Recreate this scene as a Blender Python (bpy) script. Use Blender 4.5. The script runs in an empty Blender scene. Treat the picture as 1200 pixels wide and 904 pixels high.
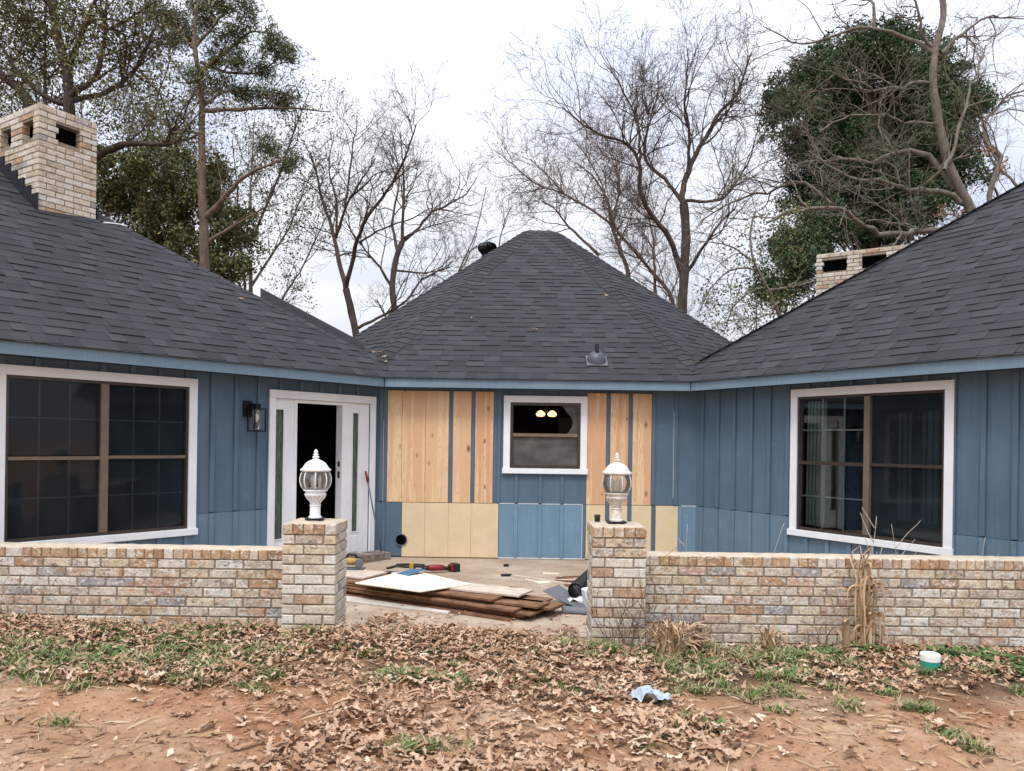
import bpy, bmesh, math, random
import numpy as np
from mathutils import Vector, Matrix

random.seed(7)
rng = np.random.default_rng(11)
scene = bpy.context.scene
col = scene.collection
R = math.radians

# ------------------------------------------------------------------ camera
cam_data = bpy.data.cameras.new('camera')
cam = bpy.data.objects.new('camera', cam_data)
col.objects.link(cam)
cam_data.sensor_fit = 'HORIZONTAL'
cam_data.sensor_width = 36.0
cam_data.lens = 27.0
cam_data.shift_y = 67.0 / 1200.0
cam_data.clip_start = 0.05
cam_data.clip_end = 2000.0
cam.matrix_world = Matrix.Translation((0, 0, 1.48)) @ Matrix.Rotation(R(90), 4, 'X') @ Matrix.Rotation(0.014, 4, 'Z')
scene.camera = cam

# ------------------------------------------------------------------ sky, sun, exposure
SUN_EL, SUN_AZ = R(58), R(196)          # azimuth clockwise from +Y (north)
world = bpy.data.worlds.new('World')
scene.world = world
world.use_nodes = True
nt = world.node_tree
nt.nodes.clear()
w_out = nt.nodes.new('ShaderNodeOutputWorld')
w_sky = nt.nodes.new('ShaderNodeTexSky')
w_sky.sky_type = 'NISHITA'
w_sky.sun_disc = False
w_sky.sun_elevation = SUN_EL
w_sky.sun_rotation = SUN_AZ
w_sky.dust_density = 2.0
w_bg1 = nt.nodes.new('ShaderNodeBackground')
w_bg1.inputs['Strength'].default_value = 0.12
w_bg2 = nt.nodes.new('ShaderNodeBackground')
w_bg2.inputs['Strength'].default_value = 1.12
w_tc = nt.nodes.new('ShaderNodeTexCoord')
w_map = nt.nodes.new('ShaderNodeMapping')
w_map.inputs['Scale'].default_value = (1.0, 1.0, 2.4)
w_no = nt.nodes.new('ShaderNodeTexNoise')
w_no.inputs['Scale'].default_value = 2.1
w_no.inputs['Detail'].default_value = 6
w_no.inputs['Roughness'].default_value = 0.5
w_no.inputs['Distortion'].default_value = 0.4
w_ramp = nt.nodes.new('ShaderNodeValToRGB')
w_ramp.color_ramp.elements[0].position = 0.40
w_ramp.color_ramp.elements[0].color = (0.64, 0.69, 0.84, 1)
w_ramp.color_ramp.elements[1].position = 0.60
w_ramp.color_ramp.elements[1].color = (0.93, 0.945, 0.98, 1)
w_mix = nt.nodes.new('ShaderNodeMixShader')
w_mix.inputs[0].default_value = 0.93
lk = nt.links.new
lk(w_tc.outputs['Generated'], w_map.inputs['Vector'])
lk(w_map.outputs[0], w_no.inputs['Vector'])
lk(w_no.outputs['Fac'], w_ramp.inputs['Fac'])
lk(w_ramp.outputs['Color'], w_bg2.inputs['Color'])
# overcast luminance: brighter towards the zenith
w_sep = nt.nodes.new('ShaderNodeSeparateXYZ'); w_ma = nt.nodes.new('ShaderNodeMath'); w_ma.operation = 'MULTIPLY_ADD'; w_ma.use_clamp = False
w_ma.inputs[1].default_value = 1.25; w_ma.inputs[2].default_value = 0.575
w_cl = nt.nodes.new('ShaderNodeMath'); w_cl.operation = 'MAXIMUM'; w_cl.inputs[1].default_value = 0.0
lk(w_tc.outputs['Generated'], w_sep.inputs[0]); lk(w_sep.outputs[2], w_cl.inputs[0]); lk(w_cl.outputs[0], w_ma.inputs[0]); lk(w_ma.outputs[0], w_bg2.inputs['Strength'])
lk(w_sky.outputs[0], w_bg1.inputs['Color'])
lk(w_bg1.outputs[0], w_mix.inputs[1])
lk(w_bg2.outputs[0], w_mix.inputs[2])
lk(w_mix.outputs[0], w_out.inputs['Surface'])

sun_data = bpy.data.lights.new('sun', 'SUN')
sun_data.energy = 1.5
sun_data.angle = R(16)
sun_data.color = (1.0, 0.96, 0.9)
sun = bpy.data.objects.new('sun', sun_data)
col.objects.link(sun)
sdir = Vector((math.sin(SUN_AZ) * math.cos(SUN_EL), math.cos(SUN_AZ) * math.cos(SUN_EL), math.sin(SUN_EL)))
sun.rotation_euler = sdir.to_track_quat('Z', 'Y').to_euler()
sun.location = sdir * 40

scene.view_settings.view_transform = 'Standard'
scene.view_settings.look = 'None'
scene.view_settings.exposure = 0.45
scene.view_settings.gamma = 1.0
scene.view_settings.use_curve_mapping = False
scene.cycles.max_bounces = 6
scene.cycles.transparent_max_bounces = 16

# ------------------------------------------------------------------ small helpers
def new_mat(name):
    m = bpy.data.materials.new(name)
    m.use_nodes = True
    t = m.node_tree
    b = t.nodes['Principled BSDF']
    return m, t, b

class NT:
    """little wrapper for writing node materials"""
    def __init__(s, name, rough=0.8, spec=0.3, metal=0.0):
        s.m, s.t, s.b = new_mat(name)
        s.b.inputs['Roughness'].default_value = rough
        s.b.inputs['Specular IOR Level'].default_value = spec
        s.b.inputs['Metallic'].default_value = metal
    def n(s, typ, **kw):
        nd = s.t.nodes.new(typ)
        for k, v in kw.items():
            if hasattr(nd, k): setattr(nd, k, v)
            else: nd.inputs[k].default_value = v
        return nd
    def l(s, a, b): s.t.links.new(a, b)
    def coord(s, kind='Object', scale=(1, 1, 1), rand=0.0):
        tc = s.n('ShaderNodeTexCoord')
        src = tc.outputs[kind]
        if rand:
            oi = s.n('ShaderNodeObjectInfo')
            mu = s.n('ShaderNodeMath', operation='MULTIPLY'); mu.inputs[1].default_value = rand
            s.l(oi.outputs['Random'], mu.inputs[0])
            ad = s.n('ShaderNodeVectorMath', operation='ADD')
            cb = s.n('ShaderNodeCombineXYZ')
            for i in range(3): s.l(mu.outputs[0], cb.inputs[i])
            s.l(src, ad.inputs[0]); s.l(cb.outputs[0], ad.inputs[1]); src = ad.outputs[0]
        mp = s.n('ShaderNodeMapping'); mp.inputs['Scale'].default_value = scale
        s.l(src, mp.inputs['Vector'])
        return mp.outputs[0]
    def noise(s, vec, scale=5, detail=4, rough=0.55, dist=0.0):
        nd = s.n('ShaderNodeTexNoise'); nd.inputs['Scale'].default_value = scale
        nd.inputs['Detail'].default_value = detail; nd.inputs['Roughness'].default_value = rough
        nd.inputs['Distortion'].default_value = dist
        s.l(vec, nd.inputs['Vector']); return nd.outputs['Fac']
    def ramp(s, fac, stops, interp='LINEAR'):
        r = s.n('ShaderNodeValToRGB'); cr = r.color_ramp; cr.interpolation = interp
        while len(cr.elements) < len(stops): cr.elements.new(0.5)
        for e, (p, c) in zip(cr.elements, stops):
            e.position = p
            e.color = (c, c, c, 1) if isinstance(c, (int, float)) else (*c, 1)
        s.l(fac, r.inputs['Fac']); return r.outputs['Color']
    def mix(s, fac, a, b, blend='MIX'):
        x = s.n('ShaderNodeMix'); x.data_type = 'RGBA'; x.blend_type = blend
        if isinstance(fac, (int, float)): x.inputs[0].default_value = fac
        else: s.l(fac, x.inputs[0])
        for i, v in ((6, a), (7, b)):
            if isinstance(v, tuple): x.inputs[i].default_value = (*v, 1)
            else: s.l(v, x.inputs[i])
        return x.outputs[2]
    def rnd(s):
        """one random value per object and per loose piece"""
        oi = s.n('ShaderNodeObjectInfo'); g = s.n('ShaderNodeNewGeometry')
        a = s.n('ShaderNodeMath', operation='ADD'); f = s.n('ShaderNodeMath', operation='FRACT')
        s.l(oi.outputs['Random'], a.inputs[0]); s.l(g.outputs['Random Per Island'], a.inputs[1])
        s.l(a.outputs[0], f.inputs[0]); return f.outputs[0]
    def color(s, c):
        if isinstance(c, tuple): s.b.inputs['Base Color'].default_value = (*c, 1)
        else: s.l(c, s.b.inputs['Base Color'])
        return s
    def bump(s, h, strength=0.3, dist=0.01):
        b = s.n('ShaderNodeBump'); b.inputs['Strength'].default_value = strength; b.inputs['Distance'].default_value = dist
        s.l(h, b.inputs['Height']); s.l(b.outputs[0], s.b.inputs['Normal']); return s

def simple(name, c, rough=0.6, spec=0.3, metal=0.0, var=0.18, scale=12, bump=0.0):
    k = NT(name, rough, spec, metal)
    v = k.coord('Object', rand=9)
    n = k.noise(v, scale, 5, 0.6)
    lo = tuple(x * (1 - var) for x in c); hi = tuple(min(1, x * (1 + var)) for x in c)
    k.color(k.ramp(n, [(0.3, lo), (0.7, hi)]))
    if bump: k.bump(k.noise(v, scale * 6, 3), bump, 0.005)
    return k.m

# ------------------------------------------------------------------ materials
M = {}
def mats():
    # painted blue siding: slightly chalky, faint rub marks, vertical grain
    def blue(name, c, var=0.12):
        k = NT(name, 0.62, 0.25)
        v = k.coord('Object', rand=7)
        big = k.noise(v, 1.6, 4)
        vg = k.coord('Object', (60, 60, 2.0), rand=7)
        gr = k.noise(vg, 1.0, 4)
        a = k.ramp(big, [(0.3, tuple(x * (1 - var) for x in c)), (0.7, tuple(x * (1 + var) for x in c))])
        a = k.mix(0.14, a, k.ramp(gr, [(0.35, 0.35), (0.65, 0.75)]), 'OVERLAY')
        sm = k.noise(v, 7.0, 6, 0.7, 1.2)
        a = k.mix(k.ramp(sm, [(0.58, 0.0), (0.70, 0.32)]), a, tuple(min(1, x * 1.45 + .02) for x in c))
        k.color(a); k.bump(gr, 0.25, 0.003)
        return k.m
    M['blue'] = blue('siding_blue', (0.093, 0.147, 0.203))
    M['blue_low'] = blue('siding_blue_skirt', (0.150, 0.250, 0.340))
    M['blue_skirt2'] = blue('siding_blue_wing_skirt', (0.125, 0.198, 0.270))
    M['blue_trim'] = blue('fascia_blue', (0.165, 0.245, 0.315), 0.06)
    # bare pine boards
    k = NT('bare_pine', 0.6, 0.25)
    v = k.coord('Object', (1, 1, 1), rand=31)
    warp = k.coord('Object', (9.0, 9.0, 0.7), rand=31)
    g1 = k.noise(warp, 1.3, 3, 0.5, 0.6)
    mul = k.n('ShaderNodeMath', operation='MULTIPLY'); mul.inputs[1].default_value = 15.0; k.l(g1, mul.inputs[0])
    fr = k.n('ShaderNodeMath', operation='FRACT'); k.l(mul.outputs[0], fr.inputs[0])
    ring = k.ramp(fr.outputs[0], [(0.0, (0.76, 0.55, 0.34)), (0.5, (0.73, 0.51, 0.30)), (0.85, (0.52, 0.28, 0.125)), (1.0, (0.76, 0.55, 0.34))])
    fine = k.noise(k.coord('Object', (150, 150, 3), rand=31), 1.0, 3)
    ring = k.mix(0.18, ring, k.ramp(fine, [(0.3, 0.3), (0.7, 0.8)]), 'OVERLAY')
    heart = k.noise(k.coord('Object', (8.5, 8.5, 0.25), rand=17), 1.0, 2)
    ring = k.mix(k.ramp(heart, [(0.47, 0.0), (0.53, 0.8)]), ring, (0.60, 0.315, 0.17))
    oi = k.n('ShaderNodeObjectInfo')
    ring = k.mix(k.ramp(oi.outputs['Random'], [(0.2, 0.0), (0.9, 0.45)]), ring, (0.78, 0.57, 0.34), 'MIX')
    vo = k.n('ShaderNodeTexVoronoi'); vo.inputs['Scale'].default_value = 1.0
    k.l(k.coord('Object', (8.5, 8.5, 4.2), rand=13), vo.inputs['Vector'])
    sc_ = k.n('ShaderNodeSeparateColor'); k.l(vo.outputs['Color'], sc_.inputs[0])
    kd = k.n('ShaderNodeMath', operation='MULTIPLY_ADD'); kd.inputs[1].default_value = 1.1; kd.inputs[2].default_value = 0.6; k.l(sc_.outputs[1], kd.inputs[0])
    kp = k.n('ShaderNodeMath', operation='MULTIPLY'); k.l(vo.outputs['Distance'], kp.inputs[0]); k.l(kd.outputs[0], kp.inputs[1])
    kn = k.ramp(kp.outputs[0], [(0.06, 1.0), (0.11, 0.6), (0.2, 0.0)])
    sel = k.n('ShaderNodeSeparateColor'); k.l(vo.outputs['Color'], sel.inputs[0])
    sm = k.n('ShaderNodeMath', operation='GREATER_THAN'); sm.inputs[1].default_value = 0.45; k.l(sel.outputs[0], sm.inputs[0])
    km = k.n('ShaderNodeMath', operation='MULTIPLY'); k.l(kn, km.inputs[0]); k.l(sm.outputs[0], km.inputs[1])
    k.color(k.mix(km.outputs[0], ring, (0.20, 0.085, 0.03))); k.bump(fine, 0.15, 0.002)
    M['pine'] = k.m
    M['cream_panel'] = simple('cream_panel', (0.70, 0.56, 0.36), 0.7, 0.2, var=0.06, scale=5)
    M['cream_board'] = simple('cream_board', (0.82, 0.76, 0.60), 0.65, 0.25, var=0.06, scale=3)
    M['white'] = simple('white_paint', (0.80, 0.82, 0.84), 0.45, 0.35, var=0.05, scale=5)
    M['white_old'] = simple('weathered_white_paint', (0.68, 0.64, 0.58), 0.6, 0.25, var=0.25, scale=30, bump=0.2)
    M['caulk'] = simple('caulk_white', (0.75, 0.76, 0.76), 0.5, var=0.1)
    M['bronze'] = simple('bronze_aluminium', (0.06, 0.045, 0.038), 0.38, 0.5, 0.35, var=0.2)
    M['tan_metal'] = simple('tan_aluminium', (0.19, 0.145, 0.105), 0.4, 0.5, 0.3, var=0.15)
    M['black_metal'] = simple('black_metal', (0.012, 0.012, 0.014), 0.4, 0.5, 0.4, var=0.2)
    M['black'] = simple('black_plastic', (0.014, 0.014, 0.016), 0.5, 0.4, var=0.2)
    M['void'] = simple('soot_black', (0.004, 0.004, 0.004), 1.0, 0.0)  # near-black painted in for the unlit depth of flue and pipe holes
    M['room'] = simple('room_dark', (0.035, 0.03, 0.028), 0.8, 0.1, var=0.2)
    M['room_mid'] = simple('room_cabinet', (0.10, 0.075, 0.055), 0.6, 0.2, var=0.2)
    M['curtain'] = simple('curtain_pale', (0.42, 0.44, 0.42), 0.9, 0.05, var=0.15, scale=4)
    M['muntin'] = simple('muntin_white', (0.55, 0.58, 0.56), 0.5, 0.3, var=0.08)
    M['grey_metal'] = simple('galvanised', (0.13, 0.14, 0.155), 0.6, 0.4, 0.2, var=0.12)
    M['flash'] = simple('dark_flashing', (0.02, 0.022, 0.032), 0.5, 0.4, 0.2, var=0.2)
    M['blue_grey_metal'] = simple('valley_metal', (0.075, 0.085, 0.105), 0.45, 0.4, 0.3, var=0.1)
    M['soffit'] = simple('soffit_blue', (0.03, 0.045, 0.065), 0.7, 0.2, var=0.1)  # soffit paint darkened to deepen the shade under the eaves

    M['pine2'] = M['pine'].copy()
    # glass
    def glass(name, tint, rough=0.03, refl=1.0, veil=None, streak=False):
        m, t, b = new_mat(name); t.nodes.remove(b)
        o = t.nodes['Material Output']
        tr = t.nodes.new('ShaderNodeBsdfTransparent'); tr.inputs[0].default_value = (*tint, 1)
        gl = t.nodes.new('ShaderNodeBsdfGlossy'); gl.inputs['Roughness'].default_value = rough
        gl.inputs[0].default_value = (refl, refl, refl, 1)
        f = t.nodes.new('ShaderNodeFresnel'); f.inputs[0].default_value = 1.5
        mx = t.nodes.new('ShaderNodeMixShader')
        t.links.new(f.outputs[0], mx.inputs[0]); t.links.new(tr.outputs[0], mx.inputs[1]); t.links.new(gl.outputs[0], mx.inputs[2])
        last = mx.outputs[0]
        if veil:
            df = t.nodes.new('ShaderNodeBsdfDiffuse'); df.inputs[0].default_value = (*veil[0], 1)
            m2 = t.nodes.new('ShaderNodeMixShader')
            tc = t.nodes.new('ShaderNodeTexCoord'); mp = t.nodes.new('ShaderNodeMapping')
            mp.inputs['Scale'].default_value = veil[2] if len(veil) > 2 else (3, 3, 3)
            no = t.nodes.new('ShaderNodeTexNoise'); no.inputs['Scale'].default_value = 1; no.inputs['Detail'].default_value = 5
            rp = t.nodes.new('ShaderNodeValToRGB')
            rp.color_ramp.elements[0].position = 0.3; rp.color_ramp.elements[0].color = (veil[1] * .5,) * 3 + (1,)
            rp.color_ramp.elements[1].position = 0.75; rp.color_ramp.elements[1].color = (veil[1] * 1.4,) * 3 + (1,)
            t.links.new(tc.outputs['Object'], mp.inputs[0]); t.links.new(mp.outputs[0], no.inputs['Vector'])
            t.links.new(no.outputs['Fac'], rp.inputs[0]); t.links.new(rp.outputs[0], m2.inputs[0])
            t.links.new(last, m2.inputs[1]); t.links.new(df.outputs[0], m2.inputs[2]); last = m2.outputs[0]
        t.links.new(last, o.inputs['Surface'])
        return m
    M['glass'] = glass('window_glass', (0.8, 0.84, 0.83), 0.02)
    M['glass_screen'] = glass('screened_glass', (0.60, 0.66, 0.70), 0.05, 0.55, ((0.055, 0.075, 0.09), 0.20, (5, 5, 2.5)))  # insect-screen veil, its blue tint painted in for cool reflections
    M['screen_grey'] = glass('insect_screen_grey', (0.35, 0.36, 0.36), 0.3, 0.3, ((0.16, 0.15, 0.14), 0.75, (4, 4, 6)))
    M['side_glass'] = glass('leaded_glass', (0.18, 0.24, 0.20), 0.12, 0.6, ((0.17, 0.21, 0.17), 0.7, (40, 40, 9)))
    M['globe'] = glass('lantern_glass', (0.88, 0.88, 0.86), 0.03, 1.0, ((0.6, 0.58, 0.54), 0.12, (18, 18, 18)))
    # bricks: old reclaimed mix of cream, white, grey, tan and orange with smears
    def brick(name, pal, dark=0.545, white=0.53, orange=0.55):
        k = NT(name, 0.85, 0.15)
        v = k.coord('Object', (1, 1, 1), rand=57)
        base = k.ramp(k.rnd(), pal, 'CONSTANT')
        n0 = k.noise(v, 9, 5, 0.65)
        base = k.mix(0.45, base, k.ramp(n0, [(0.3, 0.2), (0.7, 0.8)]), 'OVERLAY')
        base = k.mix(0.45, base, k.ramp(k.noise(v, 55, 4, 0.8), [(0.35, 0.2), (0.65, 0.8)]), 'OVERLAY')
        no = k.noise(k.coord('Object', (1, 1, 1.6), rand=23), 13, 4, 0.6, 0.8)
        base = k.mix(k.ramp(no, [(orange, 0.0), (orange + .08, 0.7)]), base, (0.44, 0.215, 0.10))
        nd = k.noise(k.coord('Object', (1, 1, 2.2), rand=91), 19, 5, 0.7, 1.2)
        base = k.mix(k.ramp(nd, [(dark, 0.0), (dark + .07, 0.85)]), base, (0.12, 0.115, 0.12))
        nw = k.noise(k.coord('Object', (1, 1, 1.5), rand=41), 24, 5, 0.7, 0.8)
        base = k.mix(k.ramp(nw, [(white, 0.0), (white + .07, 0.75)]), base, (0.70, 0.67, 0.62))
        k.color(base); k.bump(k.noise(v, 70, 4, 0.7), 0.5, 0.004)
        return k.m
    pal = [(0.0, (0.53, 0.46, 0.37)), (0.16, (0.45, 0.385, 0.31)), (0.30, (0.58, 0.53, 0.46)), (0.44, (0.50, 0.40, 0.28)),
           (0.56, (0.40, 0.265, 0.165)), (0.64, (0.34, 0.325, 0.315)), (0.74, (0.56, 0.47, 0.345)), (0.86, (0.47, 0.33, 0.245)), (0.94, (0.62, 0.59, 0.54))]
    M['brick'] = brick('reclaimed_brick', pal)
    palc = [(0.0, (0.44, 0.29, 0.17)), (0.28, (0.40, 0.25, 0.14)), (0.45, (0.52, 0.40, 0.27)), (0.62, (0.34, 0.205, 0.125)), (0.74, (0.54, 0.47, 0.39)), (0.9, (0.40, 0.33, 0.27))]
    M['brick_cap'] = brick('rowlock_brick', palc, 0.60, 0.535, 0.60)
    palch = [(0.0, (0.60, 0.54, 0.45)), (0.25, (0.54, 0.47, 0.375)), (0.5, (0.63, 0.59, 0.52)), (0.72, (0.50, 0.415, 0.31)), (0.88, (0.45, 0.30, 0.20)), (0.95, (0.36, 0.34, 0.33))]
    M['brick_pale'] = brick('chimney_brick', palch, 0.60, 0.56, 0.62)
    M['brick_dark'] = brick('step_brick', [(0.0, (0.22, 0.17, 0.15)), (0.4, (0.30, 0.25, 0.22)), (0.75, (0.18, 0.15, 0.14))], 0.5, 0.62, 0.65)
    M['mortar'] = simple('mortar', (0.27, 0.22, 0.17), 0.95, 0.05, var=0.3, scale=30, bump=0.4)
    M['mortar_wash'] = simple('mortar_wash', (0.52, 0.44, 0.34), 0.9, 0.1, var=0.18, scale=14, bump=0.3)
    # shingles
    k = NT('asphalt_shingle', 0.85, 0.25)
    v = k.coord('Object', rand=0)
    c = k.ramp(k.rnd(), [(0.0, (0.030, 0.031, 0.036)), (0.35, (0.034, 0.0355, 0.041)), (0.75, (0.039, 0.0405, 0.046)), (1.0, (0.049, 0.050, 0.057))])
    gr = k.noise(v, 260, 3, 0.8)
    c = k.mix(0.5, c, k.ramp(gr, [(0.3, 0.2), (0.7, 0.85)]), 'OVERLAY')
    pn = k.noise(v, 2.2, 4)
    c = k.mix(0.25, c, k.ramp(pn, [(0.3, 0.3), (0.7, 0.75)]), 'OVERLAY')
    k.color(c); k.bump(gr, 0.5, 0.004)
    M['shingle'] = k.m
    M['deck'] = simple('roof_underlay', (0.03, 0.03, 0.035), 0.9, 0.1)
    # earth
    k = NT('clay_soil', 0.95, 0.1)
    v = k.coord('Object')
    a = k.ramp(k.noise(v, 1.3, 6, 0.6), [(0.36, (0.38, 0.185, 0.097)), (0.52, (0.51, 0.30, 0.18)), (0.66, (0.63, 0.44, 0.30))])
    b2 = k.noise(v, 18, 8, 0.75)
    a = k.mix(k.ramp(k.noise(v, 55, 4, 0.8), [(0.58, 0.0), (0.68, 0.4)]), a, (0.26, 0.13, 0.07))
    a = k.mix(0.5, a, k.ramp(b2, [(0.3, 0.25), (0.7, 0.78)]), 'OVERLAY')
    sx = k.n('ShaderNodeSeparateXYZ'); tcx = k.n('ShaderNodeTexCoord'); k.l(tcx.outputs['Object'], sx.inputs[0])
    wob = k.noise(v, 2.0, 4)
    w2 = k.n('ShaderNodeMath', operation='MULTIPLY_ADD'); w2.inputs[1].default_value = 1.6; k.l(wob, w2.inputs[0]); k.l(sx.outputs[1], w2.inputs[2])
    humus = k.ramp(k.noise(v, 11, 5, 0.7), [(0.3, (0.085, 0.055, 0.034)), (0.7, (0.20, 0.125, 0.08))])
    fac = k.n('ShaderNodeMapRange'); fac.inputs['From Min'].default_value = 4.75; fac.inputs['From Max'].default_value = 5.35
    k.l(w2.outputs[0], fac.inputs['Value'])
    a = k.mix(fac.outputs[0], a, humus)
    k.color(a); k.bump(b2, 1.0, 0.035)
    M['soil'] = k.m
    k = NT('dirty_concrete', 0.92, 0.12)
    v = k.coord('Object')
    a = k.ramp(k.noise(v, 2.0, 6, 0.65), [(0.3, (0.30, 0.215, 0.155)), (0.55, (0.42, 0.33, 0.25)), (0.75, (0.50, 0.41, 0.33))])
    a = k.mix(0.4, a, k.ramp(k.noise(v, 40, 5, 0.75), [(0.3, 0.25), (0.7, 0.8)]), 'OVERLAY')
    st = k.noise(k.coord('Object', (1, 3, 1)), 3.3, 5, 0.7, 0.8)
    a = k.mix(k.ramp(st, [(0.55, 0.0), (0.68, 0.55)]), a, (0.22, 0.17, 0.13))
    k.color(a); k.bump(k.noise(v, 60, 4), 0.4, 0.004)
    M['concrete'] = k.m
    # dead leaves, grass, bark, foliage
    k = NT('dead_leaf', 0.75, 0.2)
    c = k.ramp(k.rnd(), [(0.0, (0.50, 0.335, 0.225)), (0.2, (0.38, 0.23, 0.145)), (0.4, (0.57, 0.42, 0.305)), (0.54, (0.29, 0.155, 0.085)), (0.68, (0.43, 0.27, 0.17)), (0.80, (0.17, 0.085, 0.05)), (0.88, (0.24, 0.13, 0.08)), (0.93, (0.50, 0.35, 0.24)), (1.0, (0.66, 0.53, 0.41))])
    vn = k.noise(k.coord('Object'), 45, 4, 0.7)
    c = k.mix(0.35, c, k.ramp(vn, [(0.3, 0.25), (0.7, 0.75)]), 'OVERLAY')
    k.color(c)
    M['leaf'] = k.m
    def foliage(name, stops, rough=0.6):
        k = NT(name, rough, 0.25); k.color(k.ramp(k.rnd(), stops)); return k.m
    M['grass'] = foliage('grass_blade', [(0.0, (0.06, 0.125, 0.022)), (0.4, (0.11, 0.19, 0.04)), (0.55, (0.22, 0.225, 0.09)), (0.72, (0.40, 0.34, 0.20)), (0.9, (0.46, 0.37, 0.23)), (1.0, (0.12, 0.17, 0.05))])
    M['weed'] = foliage('weed_leaf', [(0.0, (0.045, 0.095, 0.022)), (0.5, (0.08, 0.145, 0.04)), (0.85, (0.12, 0.19, 0.06)), (1.0, (0.26, 0.24, 0.11))])
    M['dry'] = foliage('dry_stalk', [(0.0, (0.52, 0.36, 0.21)), (0.4, (0.38, 0.24, 0.135)), (0.7, (0.62, 0.47, 0.31)), (1.0, (0.20, 0.105, 0.06))])
    M['vine'] = foliage('vine_twig', [(0.0, (0.13, 0.07, 0.05)), (1.0, (0.24, 0.15, 0.11))])
    M['pale_stem'] = foliage('pale_stem', [(0.0, (0.5, 0.42, 0.33)), (1.0, (0.62, 0.54, 0.45))])
    def bark(name, lo, hi, sc=9):
        k = NT(name, 0.9, 0.1)
        n = k.noise(k.coord('Object', (1, 1, 0.35)), sc, 5, 0.7)
        k.color(k.ramp(n, [(0.3, lo), (0.7, hi)])); k.bump(n, 0.6, 0.03); return k.m
    M['bark'] = bark('bark_grey_brown', (0.075, 0.058, 0.05), (0.18, 0.145, 0.125))
    M['bark_far'] = bark('bark_far_brown', (0.13, 0.098, 0.085), (0.25, 0.195, 0.17))
    M['bark_dark'] = bark('bark_dark', (0.05, 0.037, 0.031), (0.125, 0.095, 0.08))
    M['bark_pale'] = bark('bark_lichen_grey', (0.10, 0.085, 0.07), (0.27, 0.24, 0.20))
    M['bark_pine'] = bark('bark_pine', (0.10, 0.07, 0.052), (0.25, 0.19, 0.15))
    M['needle'] = foliage('pine_needle', [(0.0, (0.05, 0.072, 0.027)), (0.5, (0.095, 0.118, 0.045)), (1.0, (0.17, 0.18, 0.078))])
    M['cedar'] = foliage('cedar_foliage', [(0.0, (0.024, 0.054, 0.026)), (0.45, (0.047, 0.09, 0.04)), (0.85, (0.085, 0.13, 0.055)), (1.0, (0.16, 0.17, 0.075))])
    M['olive'] = foliage('olive_leaf', [(0.0, (0.075, 0.085, 0.03)), (0.5, (0.14, 0.145, 0.055)), (1.0, (0.25, 0.22, 0.10))])
    M['rust_leaf'] = foliage('clinging_dead_leaf', [(0.0, (0.26, 0.15, 0.09)), (1.0, (0.42, 0.27, 0.18))])
    M['plank_old'] = simple('old_brown_board', (0.20, 0.105, 0.06), 0.75, 0.2, var=0.45, scale=9, bump=0.3)
    M['plank_face'] = simple('weathered_board_face', (0.55, 0.46, 0.38), 0.75, 0.2, var=0.2, scale=9, bump=0.2)
    M['grey_board'] = simple('grey_white_board', (0.56, 0.52, 0.47), 0.7, 0.2, var=0.12, scale=6)
    M['red'] = simple('red_plastic', (0.22, 0.014, 0.02), 0.4, 0.4, var=0.1)
    M['yellow'] = simple('yellow_plastic', (0.45, 0.27, 0.05), 0.45, 0.4, var=0.1)
    M['teal'] = simple('teal_label', (0.02, 0.33, 0.25), 0.4, 0.4, var=0.12)
    M['white_plastic'] = simple('white_plastic', (0.80, 0.81, 0.81), 0.4, 0.4, var=0.04)
    M['rag'] = simple('pale_blue_cloth', (0.42, 0.50, 0.57), 0.85, 0.1, var=0.2, scale=40)
    M['blue_paper'] = simple('blue_wrapper', (0.05, 0.14, 0.24), 0.5, 0.3, var=0.1)
    k = NT('lit_bulb', 0.4); k.color((0.9, 0.8, 0.55)); k.b.inputs['Emission Color'].default_value = (1, 0.72, 0.30, 1); k.b.inputs['Emission Strength'].default_value = 1.6
    M['bulb'] = k.m
    M['bulb_off'] = simple('unlit_bulb', (0.75, 0.73, 0.68), 0.3, 0.5, var=0.03)
mats()

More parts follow.
